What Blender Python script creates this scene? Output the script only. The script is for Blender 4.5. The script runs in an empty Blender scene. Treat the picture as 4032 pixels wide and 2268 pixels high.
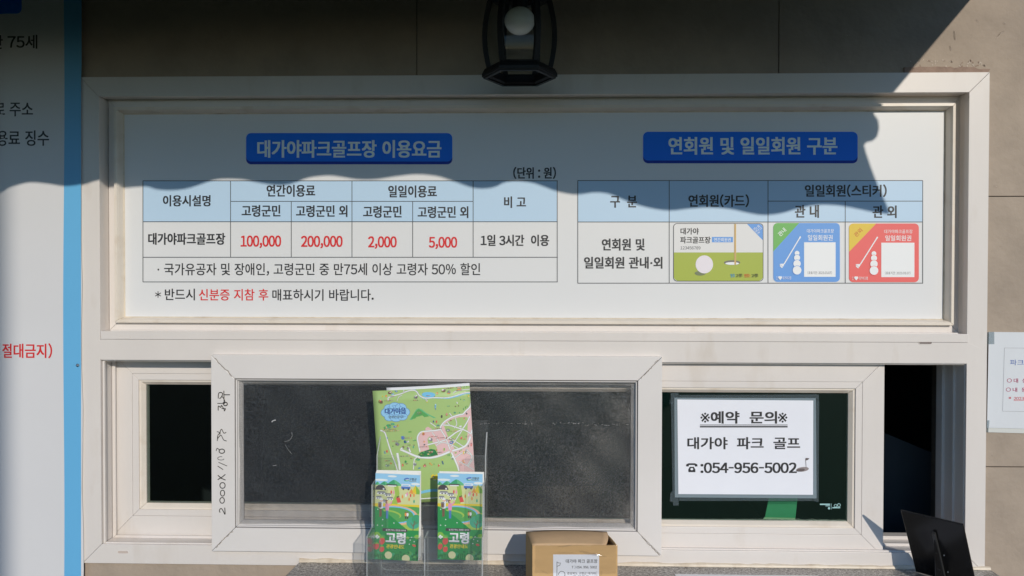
import bpy, bmesh, math, random
from mathutils import Vector, Matrix
random.seed(7)
S = bpy.context.scene
COL = S.collection
# ------------------------------------------------------------------ camera
F = 3028.0
CAM = Vector((0.01169, -1.69714, 0.09929))
def _rot(rx, ry, rz):
    return Matrix.Rotation(rz, 3, 'Z') @ Matrix.Rotation(ry, 3, 'Y') @ Matrix.Rotation(rx, 3, 'X')
_R = _rot(0.01368, 0.02663, 0.00193)
RIGHT = Vector((_R[0][0], _R[0][2], -_R[0][1]))
DOWN = Vector((_R[1][0], _R[1][2], -_R[1][1]))
FWD = Vector((_R[2][0], _R[2][2], -_R[2][1]))
cam_data = bpy.data.cameras.new('camera')
cam_data.sensor_width = 36.0
cam_data.lens = F / 4032 * 36
cam_data.clip_start = 0.02
cam_data.clip_end = 500
cam = bpy.data.objects.new('camera', cam_data)
COL.objects.link(cam)
M3 = Matrix((RIGHT, -DOWN, -FWD)).transposed()
cam.matrix_world = Matrix.Translation(CAM) @ M3.to_4x4()
S.camera = cam
# ------------------------------------------------------------------ light
SUN_A, SUN_B = 0.36, 0.42                 # light travels (-A, 1, -B)
el = math.atan2(SUN_B, math.hypot(SUN_A, 1))
W = bpy.data.worlds.new('World'); S.world = W; W.use_nodes = True
nt = W.node_tree; nt.nodes.clear()
sky = nt.nodes.new('ShaderNodeTexSky'); sky.sky_type = 'NISHITA'; sky.sun_disc = False
sky.sun_elevation = el
sky.sun_rotation = math.atan2(SUN_A, -1)  # towards (+A, -1)
sky.air_density = 1.0; sky.dust_density = 0.05; sky.ozone_density = 5.0
bg = nt.nodes.new('ShaderNodeBackground'); bg.inputs['Strength'].default_value = 0.11
wo = nt.nodes.new('ShaderNodeOutputWorld')
nt.links.new(sky.outputs[0], bg.inputs[0]); nt.links.new(bg.outputs[0], wo.inputs[0])
sd = bpy.data.lights.new('sun', 'SUN'); sd.energy = 2.6; sd.angle = math.radians(0.5); sd.color = (1.0, 0.92, 0.80)
sun = bpy.data.objects.new('sun', sd); COL.objects.link(sun)
sun.rotation_euler = Vector((-SUN_A, 1, -SUN_B)).to_track_quat('-Z', 'Y').to_euler()
S.view_settings.view_transform = 'Standard'
S.view_settings.look = 'None'
S.view_settings.exposure = 0.0
S.view_settings.gamma = 1.0
S.view_settings.use_curve_mapping = False
S.render.engine = 'CYCLES'
S.cycles.max_bounces = 10
S.cycles.transparent_max_bounces = 24
S.cycles.caustics_reflective = False
S.cycles.caustics_refractive = False
S.cycles.sample_clamp_indirect = 6
# ------------------------------------------------------------------ helpers
def U(px, py, Y):
    """where the sight line through a point of the 4032x2268 photograph meets the plane y = Y"""
    d = RIGHT * ((px - 2016) / F) + DOWN * ((py - 1134) / F) + FWD
    return CAM + d * ((Y - CAM.y) / d.y)
def lin(c):
    c /= 255
    return c / 12.92 if c <= 0.04045 else ((c + 0.055) / 1.055) ** 2.4
def C(r, g, b, k=0.86):
    """base colour of a surface that reads r, g, b in full (slightly warm) sun"""
    return (min(lin(r) / (k * 1.02), .92), min(lin(g) / k, .92), min(lin(b) / (k * .93), .92))
MATS = {}
def mat(name, col, rough=0.5, var=0.0, vscale=8.0, bump=0.0, bscale=200.0, spec=0.5, metal=0.0, coat=0.0, dirt=None, stretch=None):
    if name in MATS: return MATS[name]
    m = bpy.data.materials.new(name); m.use_nodes = True; MATS[name] = m
    n = m.node_tree; b = n.nodes['Principled BSDF']
    b.inputs['Base Color'].default_value = (*col, 1)
    b.inputs['Roughness'].default_value = rough
    b.inputs['Specular IOR Level'].default_value = spec
    b.inputs['Metallic'].default_value = metal
    b.inputs['Coat Weight'].default_value = coat
    tc = n.nodes.new('ShaderNodeTexCoord')
    src = tc.outputs['Object']
    if stretch:
        mp = n.nodes.new('ShaderNodeMapping'); mp.inputs['Scale'].default_value = stretch
        n.links.new(src, mp.inputs[0]); src = mp.outputs[0]
    if var > 0:
        t = n.nodes.new('ShaderNodeTexNoise'); t.inputs['Scale'].default_value = vscale
        t.inputs['Detail'].default_value = 6; t.inputs['Roughness'].default_value = 0.62
        n.links.new(src, t.inputs['Vector'])
        r = n.nodes.new('ShaderNodeMapRange')
        r.inputs['From Min'].default_value = 0.3; r.inputs['From Max'].default_value = 0.7
        r.inputs['To Min'].default_value = 1 - var; r.inputs['To Max'].default_value = 1 + var
        n.links.new(t.outputs['Fac'], r.inputs['Value'])
        mx = n.nodes.new('ShaderNodeVectorMath'); mx.operation = 'SCALE'
        mx.inputs[0].default_value = col
        n.links.new(r.outputs[0], mx.inputs['Scale'])
        out = mx.outputs[0]
        if dirt:
            t2 = n.nodes.new('ShaderNodeTexNoise'); t2.inputs['Scale'].default_value = dirt[1]
            t2.inputs['Detail'].default_value = 8
            n.links.new(src, t2.inputs['Vector'])
            r2 = n.nodes.new('ShaderNodeMapRange')
            r2.inputs['From Min'].default_value = dirt[2]; r2.inputs['From Max'].default_value = dirt[3]
            r2.inputs['To Max'].default_value = dirt[4]
            n.links.new(t2.outputs['Fac'], r2.inputs['Value'])
            mm = n.nodes.new('ShaderNodeMix'); mm.data_type = 'RGBA'
            n.links.new(r2.outputs[0], mm.inputs['Factor']); n.links.new(out, mm.inputs['A'])
            mm.inputs['B'].default_value = (*dirt[0], 1)
            out = mm.outputs['Result']
        n.links.new(out, b.inputs['Base Color'])
    if bump > 0:
        t = n.nodes.new('ShaderNodeTexNoise'); t.inputs['Scale'].default_value = bscale
        t.inputs['Detail'].default_value = 5
        n.links.new(src, t.inputs['Vector'])
        bp = n.nodes.new('ShaderNodeBump'); bp.inputs['Strength'].default_value = bump
        bp.inputs['Distance'].default_value = 0.002
        n.links.new(t.outputs['Fac'], bp.inputs['Height']); n.links.new(bp.outputs[0], b.inputs['Normal'])
    return m
def clear_mat(name, tint, gloss=0.06, rough=0.05, body=0.0, bodycol=(.6, .6, .6), fres=1.5):
    """thin clear sheet: mostly see-through, a little reflection, optional milky body"""
    m = bpy.data.materials.new(name); m.use_nodes = True; MATS[name] = m
    n = m.node_tree; n.nodes.clear()
    tr = n.nodes.new('ShaderNodeBsdfTransparent'); tr.inputs[0].default_value = (*tint, 1)
    gl = n.nodes.new('ShaderNodeBsdfGlossy'); gl.inputs['Roughness'].default_value = rough
    f0 = ((fres - 1) / (fres + 1)) ** 2          # same reflectance from either side of the sheet
    lw = n.nodes.new('ShaderNodeLayerWeight'); lw.inputs['Blend'].default_value = .5
    pw = n.nodes.new('ShaderNodeMath'); pw.operation = 'POWER'; pw.inputs[1].default_value = 5
    n.links.new(lw.outputs['Facing'], pw.inputs[0])
    fr = n.nodes.new('ShaderNodeMath'); fr.operation = 'MULTIPLY_ADD'; fr.inputs[1].default_value = 1 - f0; fr.inputs[2].default_value = f0
    n.links.new(pw.outputs[0], fr.inputs[0])
    base = tr.outputs[0]
    if body > 0:
        di = n.nodes.new('ShaderNodeBsdfDiffuse'); di.inputs[0].default_value = (*bodycol, 1)
        mb = n.nodes.new('ShaderNodeMixShader'); mb.inputs[0].default_value = body
        n.links.new(tr.outputs[0], mb.inputs[1]); n.links.new(di.outputs[0], mb.inputs[2]); base = mb.outputs[0]
    mx = n.nodes.new('ShaderNodeMixShader'); o = n.nodes.new('ShaderNodeOutputMaterial')
    n.links.new(fr.outputs[0], mx.inputs[0]); n.links.new(base, mx.inputs[1]); n.links.new(gl.outputs[0], mx.inputs[2])
    n.links.new(mx.outputs[0], o.inputs[0])
    return m
def tag(o, label=None, cat=None, group=None, kind=None):
    if label: o['label'] = label
    if cat: o['category'] = cat
    if group: o['group'] = group
    if kind: o['kind'] = kind
    return o
def empty(name, loc=(0, 0, 0), parent=None):
    o = bpy.data.objects.new(name, None); COL.objects.link(o); o.location = loc
    o.empty_display_size = 0.05
    if parent: o.parent = parent
    return o
def mesh(name, verts, faces, mats, parent=None, midx=None, smooth=False):
    me = bpy.data.meshes.new(name)
    me.from_pydata([tuple(v) for v in verts], [], faces)
    if not isinstance(mats, (list, tuple)): mats = [mats]
    for m in mats: me.materials.append(m)
    if midx: me.polygons.foreach_set('material_index', midx)
    if smooth: me.polygons.foreach_set('use_smooth', [True] * len(me.polygons))
    me.update()
    o = bpy.data.objects.new(name, me); COL.objects.link(o)
    if parent: o.parent = parent
    return o
def fixn(o, bev=0.0, seg=2):
    bm = bmesh.new(); bm.from_mesh(o.data)
    bmesh.ops.recalc_face_normals(bm, faces=bm.faces)
    if bev > 0:
        es = [e for e in bm.edges if e.is_manifold and e.calc_face_angle(0) > 0.6]
        bmesh.ops.bevel(bm, geom=es, offset=bev, segments=seg, affect='EDGES', profile=0.5, clamp_overlap=True)
    bm.to_mesh(o.data); bm.free(); return o
def box(name, x0, x1, y0, y1, z0, z1, m, parent=None, bev=0.0):
    v = [(x, y, z) for x in (x0, x1) for y in (y0, y1) for z in (z0, z1)]
    f = [(0, 1, 3, 2), (4, 6, 7, 5), (0, 4, 5, 1), (2, 3, 7, 6), (0, 2, 6, 4), (1, 5, 7, 3)]
    return fixn(mesh(name, v, f, m, parent), bev)
def prism_xz(name, pts, y0, y1, m, parent=None, bev=0.0):
    n = len(pts)
    v = [(x, y0, z) for x, z in pts] + [(x, y1, z) for x, z in pts]
    f = [tuple(range(n)), tuple(range(2 * n - 1, n - 1, -1))] + [(i, (i + 1) % n, n + (i + 1) % n, n + i) for i in range(n)]
    return fixn(mesh(name, v, f, m, parent), bev)
def ring(parent, rect, prof, m, gap=0.0003, bev=0.0006, sides='TBLR', rail='rail', stile='stile'):
    """mitred frame members: closed profile (inset, y) swept along each side of rect (x0,x1,z0,z1)"""
    x0, x1, z0, z1 = rect
    cor = {'TL': lambda i: (x0 + i, z1 - i), 'TR': lambda i: (x1 - i, z1 - i), 'BL': lambda i: (x0 + i, z0 + i), 'BR': lambda i: (x1 - i, z0 + i)}
    ends = {'T': ('TL', 'TR', (1, 0)), 'B': ('BL', 'BR', (1, 0)), 'L': ('BL', 'TL', (0, 1)), 'R': ('BR', 'TR', (0, 1))}
    out = {}
    for s in sides:
        a, b, (dx, dz) = ends[s]
        n = len(prof); v = []
        for e, sg in ((a, 1), (b, -1)):
            for i, y in prof:
                x, z = cor[e](i); v.append((x + sg * dx * gap, y, z + sg * dz * gap))
        f = [tuple(range(n)), tuple(range(2 * n - 1, n - 1, -1))] + [(k, (k + 1) % n, n + (k + 1) % n, n + k) for k in range(n)]
        out[s] = fixn(mesh(rail if s in 'TB' else stile, v, f, m, parent), bev)
    return out
_G = {}
def glyph(ch):
    if ch not in _G:
        v, f = raw_geo(ch); _G[ch] = (v, f)
    return _G[ch]
def text_geo(body, bold=0.0):
    """glyph by glyph, latin signs in their sans shapes; weight added by shifted copies"""
    if 'adv' not in _G: _G['adv'] = max(v[0] for v in raw_geo('가가')[0]) - max(v[0] for v in raw_geo('가')[0])
    adv = _G['adv']; x = 0.0; V = []; Fc = []
    for ch in body:
        if ch == ' ': x += .30; continue
        o = ord(ch)
        if 0x21 <= o <= 0x7e:
            v, f = glyph(chr(o + 0xFEE0)); lo = min(p[0] for p in v); hi = max(p[0] for p in v)
            if ch == '-': v = [(lo + (p[0] - lo) * .42, p[1]) for p in v]; hi = lo + (hi - lo) * .42
            a = .60 if ch.isdigit() else (hi - lo) + .13
            off = x + (a - (hi - lo)) / 2 - lo; x += a
        elif ch in '·':
            v, f = glyph(ch); lo = min(p[0] for p in v); hi = max(p[0] for p in v); off = x + .1 - lo; x += .2 + hi - lo
        else:
            v, f = glyph(ch); off = x; x += adv
        b = len(V); V += [(p[0] + off, p[1]) for p in v]; Fc += [tuple(b + i for i in q) for q in f]
    return V, Fc
def raw_geo(body, bold=0.0, res=3):
    c = bpy.data.curves.new('lettering', 'FONT'); c.body = body; c.offset = bold; c.resolution_u = res
    o = bpy.data.objects.new('lettering', c)
    me = bpy.data.meshes.new_from_object(o)
    vs = [(v.co.x, v.co.y) for v in me.vertices]; fs = [tuple(p.vertices) for p in me.polygons]
    bpy.data.objects.remove(o); bpy.data.curves.remove(c); bpy.data.meshes.remove(me)
    return vs, fs
class Flat:
    """printed artwork: flat shapes collected in picture coordinates and mapped by fn(x, y, layer) to space"""
    def __init__(s, fn): s.fn = fn; s.v = []; s.f = []; s.m = []; s.mats = []; s.layer = 0
    def mi(s, m):
        if m not in s.mats: s.mats.append(m)
        return s.mats.index(m)
    def add(s, vs, fs, m, layer=None):
        if layer is None: s.layer += 1; layer = s.layer
        b = len(s.v); s.v += [s.fn(x, y, layer) for x, y in vs]
        k = s.mi(m)
        for f in fs: s.f.append(tuple(b + i for i in f)); s.m.append(k)
    def poly(s, pts, m, layer=None): s.add(pts, [tuple(range(len(pts)))], m, layer)
    def rect(s, x0, y0, x1, y1, m, layer=None): s.poly([(x0, y0), (x1, y0), (x1, y1), (x0, y1)], m, layer)
    def ell(s, cx, cy, rx, ry, m, n=24, a=0.0, layer=None):
        ca, sa = math.cos(a), math.sin(a)
        s.poly([(cx + rx * math.cos(t) * ca - ry * math.sin(t) * sa, cy + rx * math.cos(t) * sa + ry * math.sin(t) * ca) for t in (2 * math.pi * i / n for i in range(n))], m, layer)
    def rrect(s, x0, y0, x1, y1, r, m, layer=None, n=6):
        p = []
        for cx, cy, a in ((x1 - r, y0 + r, -90), (x1 - r, y1 - r, 0), (x0 + r, y1 - r, 90), (x0 + r, y0 + r, 180)):
            p += [(cx + r * math.cos(math.radians(a + 90 * i / n)), cy + r * math.sin(math.radians(a + 90 * i / n))) for i in range(n + 1)]
        s.poly(p, m, layer)
    def line(s, pts, w, m, layer=None, closed=False):
        if layer is None: s.layer += 1; layer = s.layer
        n = len(pts); L = []; Rr = []
        for i in range(n):
            a = pts[(i - 1) % n] if (i or closed) else pts[i]; b = pts[(i + 1) % n] if (i < n - 1 or closed) else pts[i]
            dx, dy = b[0] - a[0], b[1] - a[1]; l = math.hypot(dx, dy) or 1
            L.append((pts[i][0] - dy / l * w / 2, pts[i][1] + dx / l * w / 2)); Rr.append((pts[i][0] + dy / l * w / 2, pts[i][1] - dx / l * w / 2))
        k = n if closed else n - 1
        s.add(L + Rr, [(i, (i + 1) % n, n + (i + 1) % n, n + i) for i in range(k)], m, layer)
    def text(s, body, x0, y0, x1, y1, m, bold=0.0, layer=None, rot=0.0):
        vs, fs = text_geo(body, bold)
        if not vs: return
        ax = min(v[0] for v in vs); bx = max(v[0] for v in vs); ay = min(v[1] for v in vs); by = max(v[1] for v in vs)
        w = (x1 - x0) / max(bx - ax, 1e-6); h = (y1 - y0) / max(by - ay, 1e-6)
        cx, cy = (x0 + x1) / 2, (y0 + y1) / 2; c, sn = math.cos(rot), math.sin(rot)
        pts = []
        for x, y in vs:
            u = (x - ax) * w + x0 - cx; v = (by - y) * h + y0 - cy
            pts.append((cx + u * c - v * sn, cy + u * sn + v * c))
        if layer is None: s.layer += 1; layer = s.layer
        if bold <= 0.003: s.add(pts, fs, m, layer); return
        d = bold * 1.0 * (w + h) / 2
        ring_ = ((-1, -.6), (1, -.6), (-1, .6), (1, .6)) if bold < .036 else ((0, 0), (-1, -1), (1, -1), (-1, 1), (1, 1), (0, -1), (0, 1), (-1, 0), (1, 0), (-.5, -.5), (.5, -.5), (-.5, .5), (.5, .5))
        for k, (dx, dy) in enumerate(ring_):
            s.add([(p[0] + dx * d, p[1] + dy * d) for p in pts], fs, m, layer + .07 * k)
    def build(s, name, parent=None):
        return mesh(name, s.v, s.f, s.mats, parent, s.m)
def on_plane(Y, step=0.00006):
    def fn(x, y, l):
        p = U(x, y, Y); return (p.x, Y - l * step, p.z)
    return fn
def spline(pts, n=10):
    out = []
    P = [pts[0]] + list(pts) + [pts[-1]]
    for i in range(1, len(P) - 2):
        for k in range(n):
            t = k / n; a, b, c, d = P[i - 1], P[i], P[i + 1], P[i + 2]
            out.append(tuple(0.5 * ((2 * b[j]) + (-a[j] + c[j]) * t + (2 * a[j] - 5 * b[j] + 4 * c[j] - d[j]) * t * t + (-a[j] + 3 * b[j] - 3 * c[j] + d[j]) * t ** 3) for j in range(len(b))))
    out.append(tuple(pts[-1])); return out
# ------------------------------------------------------------------ materials
PVC = mat('white_pvc', C(212, 204, 193), .36, .035, 5, .04, 60, dirt=(C(176, 158, 132), 14, .60, .74, .25), stretch=(1, 1, .35))
PVC2 = mat('white_pvc_screen', C(214, 208, 199), .32, .03, 5, .03, 60)
PVCB = mat('yellowed_bead', C(218, 207, 189), .42, .04, 9, .05, 90, dirt=(C(178, 152, 116), 16, .56, .74, .35))
SIL = mat('aged_silicone', C(206, 192, 168), .4, .10, 30, .25, 120, dirt=(C(150, 124, 92), 25, .52, .72, .5))
GASK = mat('grey_gasket', C(112, 108, 104), .5, .1, 40)
TILE = mat('beige_porcelain_tile', C(160, 144, 125), .7, .14, 7, .8, 60, dirt=(C(118, 102, 88), 7, .58, .78, .35))
GROUT = mat('grout', C(96, 86, 76), .9, .15, 60)
MORT = mat('mortar', C(176, 160, 142, .86), .95, .16, 50, 1.0, 160)
BOARD = mat('white_board_sheet', C(214, 213, 208), .42, .012, 3, .02, 20)
BAN = mat('white_banner_vinyl', C(207, 205, 201), .45, .02, 3, .03, 12)
BLK = mat('black_print', C(38, 38, 40), .45)
INK = mat('marker_ink', (.012, .012, .013), .4)
RED = mat('red_print', C(206, 40, 40), .45)
HEAD = mat('pale_blue_print', C(178, 202, 218), .42)
BLUE = mat('royal_blue_print', C(0, 112, 222), .5, spec=.3)
BLUED = mat('navy_print', C(4, 50, 150), .5, spec=.3)
TITLE = mat('title_white_print', C(222, 232, 240), .42)
SKYB = mat('light_blue_vinyl', C(100, 170, 208), .42, .02, 4)
WHITE = mat('white_print', C(228, 228, 226), .45)
PAPER = mat('white_paper', C(222, 222, 225), .6, .012, 20, .06, 25)
LINE = mat('dark_rule_print', C(62, 66, 70), .45)
CARDB = mat('brown_cardboard', C(198, 160, 108), .75, .06, 14, .12, 60, stretch=(1, 1, 5))
CARDI = mat('cardboard_inside', C(212, 176, 132), .8, .08, 14, .15, 80)
BLKM = mat('black_lantern_paint', (.010, .011, .012), .5, .2, 30, .1, 200, spec=.3)
BLKP = mat('black_acrylic', (.010, .010, .011), .22, .1, 20, spec=.35)
BULB = mat('opal_bulb', (.9, .9, .85), .22)
STEEL = mat('steel_screw', (.45, .45, .46), .3, metal=1)
GLASS = clear_mat('window_glass', (.80, .86, .84), fres=1.5, rough=0.0)
GLASSG = clear_mat('green_window_glass', (.70, .84, .78), fres=1.5, rough=0.0, body=.012, bodycol=(.15, .45, .36))
GLASSL = clear_mat('lantern_glass', (.84, .88, .88), fres=1.36, rough=.02)
ACR = clear_mat('clear_acrylic', (.965, .97, .972), fres=1.38, rough=.05, body=.022, bodycol=(.7, .72, .74))
ACRE = clear_mat('acrylic_edge', (.78, .80, .81), fres=1.6, rough=.12, body=.42, bodycol=(.80, .83, .84))
FILM = clear_mat('clear_film', (.80, .82, .83), fres=1.4, rough=.12, body=.30, bodycol=(.55, .68, .76))
TAPE = clear_mat('clear_tape', (.85, .87, .88), fres=1.4, rough=.14, body=.085, bodycol=(.42, .54, .60))
PTAPE = clear_mat('packing_tape', (.93, .93, .93), fres=1.5, rough=.06)
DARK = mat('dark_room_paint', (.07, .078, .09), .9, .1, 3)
# granite
def granite():
    m = bpy.data.materials.new('grey_granite'); m.use_nodes = True
    n = m.node_tree; b = n.nodes['Principled BSDF']; b.inputs['Roughness'].default_value = .35
    tc = n.nodes.new('ShaderNodeTexCoord')
    t = n.nodes.new('ShaderNodeTexNoise'); t.inputs['Scale'].default_value = 170; t.inputs['Detail'].default_value = 3
    t2 = n.nodes.new('ShaderNodeTexNoise'); t2.inputs['Scale'].default_value = 420; t2.inputs['Detail'].default_value = 2
    n.links.new(tc.outputs['Object'], t.inputs['Vector']); n.links.new(tc.outputs['Object'], t2.inputs['Vector'])
    ad = n.nodes.new('ShaderNodeMath'); ad.operation = 'ADD'
    n.links.new(t.outputs['Fac'], ad.inputs[0]); n.links.new(t2.outputs['Fac'], ad.inputs[1])
    r = n.nodes.new('ShaderNodeValToRGB'); e = r.color_ramp.elements
    hf = n.nodes.new('ShaderNodeMath'); hf.operation = 'MULTIPLY'; hf.inputs[1].default_value = .5
    n.links.new(ad.outputs[0], hf.inputs[0]); n.links.new(hf.outputs[0], r.inputs[0])
    e[0].position = .40; e[0].color = (.05, .048, .046, 1); e[1].position = .60; e[1].color = (.62, .60, .57, 1)
    k = e.new(.46); k.color = (.24, .225, .21, 1); k = e.new(.54); k.color = (.36, .345, .325, 1)
    n.links.new(r.outputs[0], b.inputs['Base Color'])
    return m
GRAN = granite()
# ------------------------------------------------------------------ setting: ground and the dark room behind the window
mat('paving', (.075, .075, .075), .85, .2, 1.2, .4, 12)
gr = mesh('ground', [(-120, -160, -1.55), (120, -160, -1.55), (120, 60, -1.55), (-120, 60, -1.55)], [(0, 1, 2, 3)], MATS['paving'])
tag(gr, kind='structure')
mat('lawn', (.035, .052, .022), .9, .35, 2.5, .5, 30)
lw = mesh('lawn', [(-120, -160, -1.545), (120, -160, -1.545), (120, -2.1, -1.545), (-120, -2.1, -1.545)], [(0, 1, 2, 3)], MATS['lawn'])
tag(lw, kind='structure')
# window extents (metres, frame front at y = 0)
FX0, FX1, FZ0, FZ1 = -1.0, 1.0, -0.5453, 0.5453
OX0 = U(396, 850, 0).x; OX1 = U(3816, 850, 0).x
UZ1 = (U(500, 383, 0).z + U(3700, 362, 0).z) / 2
UZ0 = (U(500, 1298, 0).z + U(3700, 1321, 0).z) / 2
LZ1 = (U(500, 1412, 0).z + U(3700, 1437, 0).z) / 2
LZ0 = U(500, 2145, 0).z
# wall of large tiles
WY = 0.010
wall = empty('tiled_wall')
tag(wall, 'beige porcelain tiled wall around and above the white window', 'wall')
xs = [U(214, 100, WY).x - .8, U(214, 100, WY).x, U(1641, 100, WY).x, U(3067, 100, WY).x, U(3067, 100, WY).x + .80, U(3067, 100, WY).x + 1.6]
zA = U(3950, 773, WY).z; zB = U(3950, 1838, WY).z; dzt = zA - zB
zs = [zB - dzt, zB, zA, zA + dzt]
def tile(x0, x1, z0, z1):
    g = .0011
    x0 += g; x1 -= g; z0 += g; z1 -= g
    hx0, hx1, hz0, hz1 = FX0 + .004, FX1 - .004, FZ0 + .004, FZ1 - .004
    ax = sorted({x0, x1, *[min(max(h, x0), x1) for h in (hx0, hx1)]}); az = sorted({z0, z1, *[min(max(h, z0), z1) for h in (hz0, hz1)]})
    bm = bmesh.new(); vv = {}
    def V(x, z):
        if (x, z) not in vv: vv[(x, z)] = bm.verts.new((x, WY, z))
        return vv[(x, z)]
    k = 0
    for i in range(len(ax) - 1):
        for j in range(len(az) - 1):
            cx, cz = (ax[i] + ax[i + 1]) / 2, (az[j] + az[j + 1]) / 2
            if hx0 < cx < hx1 and hz0 < cz < hz1: continue
            if ax[i + 1] - ax[i] < 1e-5 or az[j + 1] - az[j] < 1e-5: continue
            bm.faces.new([V(ax[i], az[j]), V(ax[i + 1], az[j]), V(ax[i + 1], az[j + 1]), V(ax[i], az[j + 1])]); k += 1
    if not k: bm.free(); return
    r = bmesh.ops.extrude_face_region(bm, geom=list(bm.faces))
    for v in r['geom']:
        if isinstance(v, bmesh.types.BMVert): v.co.y += .012
    bmesh.ops.recalc_face_normals(bm, faces=bm.faces)
    me = bpy.data.meshes.new('tile'); bm.to_mesh(me); bm.free(); me.materials.append(TILE)
    o = bpy.data.objects.new('tile', me); COL.objects.link(o); o.parent = wall
for i in range(len(xs) - 1):
    for j in range(len(zs) - 1): tile(xs[i], xs[i + 1], zs[j], zs[j + 1])
# backing (mortar bed) as four slabs around the opening
hx0, hx1, hz0, hz1 = FX0 + .01, FX1 - .01, FZ0 + .01, FZ1 - .01
BX0, BX1, BZ0, BZ1 = -2.6, 2.4, -1.55, 1.5
for (a, b, c, d) in ((BX0, hx0, BZ0, BZ1), (hx1, BX1, BZ0, BZ1), (hx0, hx1, hz1, BZ1), (hx0, hx1, BZ0, hz0)):
    box('mortar_bed', a, b, WY + .006, WY + .2, c, d, GROUT, wall)
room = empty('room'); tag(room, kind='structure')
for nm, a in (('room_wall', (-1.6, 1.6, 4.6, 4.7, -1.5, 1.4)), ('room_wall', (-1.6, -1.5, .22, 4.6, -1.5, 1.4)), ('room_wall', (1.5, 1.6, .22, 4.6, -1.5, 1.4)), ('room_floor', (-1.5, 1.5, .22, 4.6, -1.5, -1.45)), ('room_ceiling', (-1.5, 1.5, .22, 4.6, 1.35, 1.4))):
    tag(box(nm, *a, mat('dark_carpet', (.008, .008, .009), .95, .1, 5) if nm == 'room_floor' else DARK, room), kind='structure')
# ------------------------------------------------------------------ the window
win = empty('window', (0, 0, 0))
tag(win, 'wide white plastic ticket window with a fixed upper light and three sliding sashes below', 'window')
ring(win, (FX0, FX1, FZ0, FZ1), [(0, 0), (.0432, 0), (.0432, .115), (0, .115)], PVC, rail='frame_rail', stile='frame_stile', gap=.00035)
# middle rail with pointed ends let into the stiles
zt, zb = UZ0, LZ1; zm = U(2016, 1341, 0).z - (zt - zb) * 0.0
zs_line = zt - (zt - zb) * .29
tip = .030
mid = prism_xz('middle_rail', [(OX0, zb), (OX1, zb), (OX1 + tip, (zt + zb) / 2), (OX1, zs_line), (OX0, zs_line), (OX0 - tip, (zt + zb) / 2)], -.0006, .115, PVC, win, .0003)
box('middle_rail_cap', OX0 - .001, OX1 + .001, -.0012, .115, zs_line + .0005, zt, PVC, win, .0008)
# reveal steps and glazing beads of the upper light
UR = (OX0, OX1, UZ0, UZ1)
ring(win, UR, [(-.001, .036), (.018, .036), (.018, .11), (-.001, .11)], PVC, rail='inner_rail', stile='inner_stile')
ring(win, UR, [(.0175, .024), (.0235, .0235), (.0260, .030), (.0285, .045), (.0285, .06), (.0175, .06)], PVCB, rail='glazing_bead', stile='glazing_bead', bev=.0004)
ring(win, UR, [(.0282, .0435), (.0305, .0455), (.0305, .05), (.0282, .05)], SIL, rail='silicone_seal', stile='silicone_seal', bev=0)
box('upper_pane', OX0 + .02, OX1 - .02, .060, .064, UZ0 + .02, UZ1 - .02, GLASS, win)
# thin groove shadow bead on the sill of the upper light
box('sill_lip', OX0 + .018, OX1 - .018, .006, .014, UZ0 - .0005, UZ0 + .0022, PVC, win, .0006)
# lower opening: inner step and three tracks
ring(win, (OX0, OX1, LZ0, LZ1), [(-.001, .006), (.0035, .006), (.0035, .012), (-.001, .012)], PVC, rail='track_rail', stile='track_stile', bev=.0004)
ring(win, (OX0, OX1, LZ0, LZ1), [(-.001, .045), (.006, .045), (.006, .050), (-.001, .050)], PVC, rail='track_rail', stile='track_stile', bev=.0004)
ring(win, (OX0, OX1, LZ0, LZ1), [(-.001, .088), (.008, .088), (.008, .114), (-.001, .114)], PVC, rail='track_rail', stile='track_stile', bev=.0004)
# brush seal and drain slots
for (x, y, w) in ((493, 1327, 42), (3643, 1349, 48), (485, 2174, 42)):
    p = U(x, y, 0); hw = w / 1781 / 2; hh = .0026
    pts = []
    for cx, a in ((hw - hh, -90), (-hw + hh, 90)):
        pts += [(p.x + cx + hh * math.cos(math.radians(a + 18 * i)), p.z + hh * math.sin(math.radians(a + 18 * i))) for i in range(11)]
    pts2 = [(p.x + (q[0] - p.x) * 1.06, p.z + (q[1] - p.z) * 1.35) for q in pts]
    n = len(pts); yo, yi = -.0018, -.0009
    if y > 2000: yo, yi = -.0009, -.0001
    v = [(a, yi, b) for a, b in pts2] + [(a, yo, b) for a, b in pts2] + [(a, yo, b) for a, b in pts] + [(a, yi, b) for a, b in pts]
    f = [(k * n + i, k * n + (i + 1) % n, (k + 1) * n + (i + 1) % n, (k + 1) * n + i) for k in range(3) for i in range(n)]
    dr = fixn(mesh('drain_slot', v, f, PVC, win))
    c = mesh('slot_shade', [(a, yi - .0001, b) for a, b in pts], [tuple(range(n))], mat('slot_shade_deep', C(112, 100, 92), .8) if y < 2000 else mat('slot_shade_pale', C(186, 170, 156), .8), dr)  # flat patch, no opening: shade inside the slot is put into its colour
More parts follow.
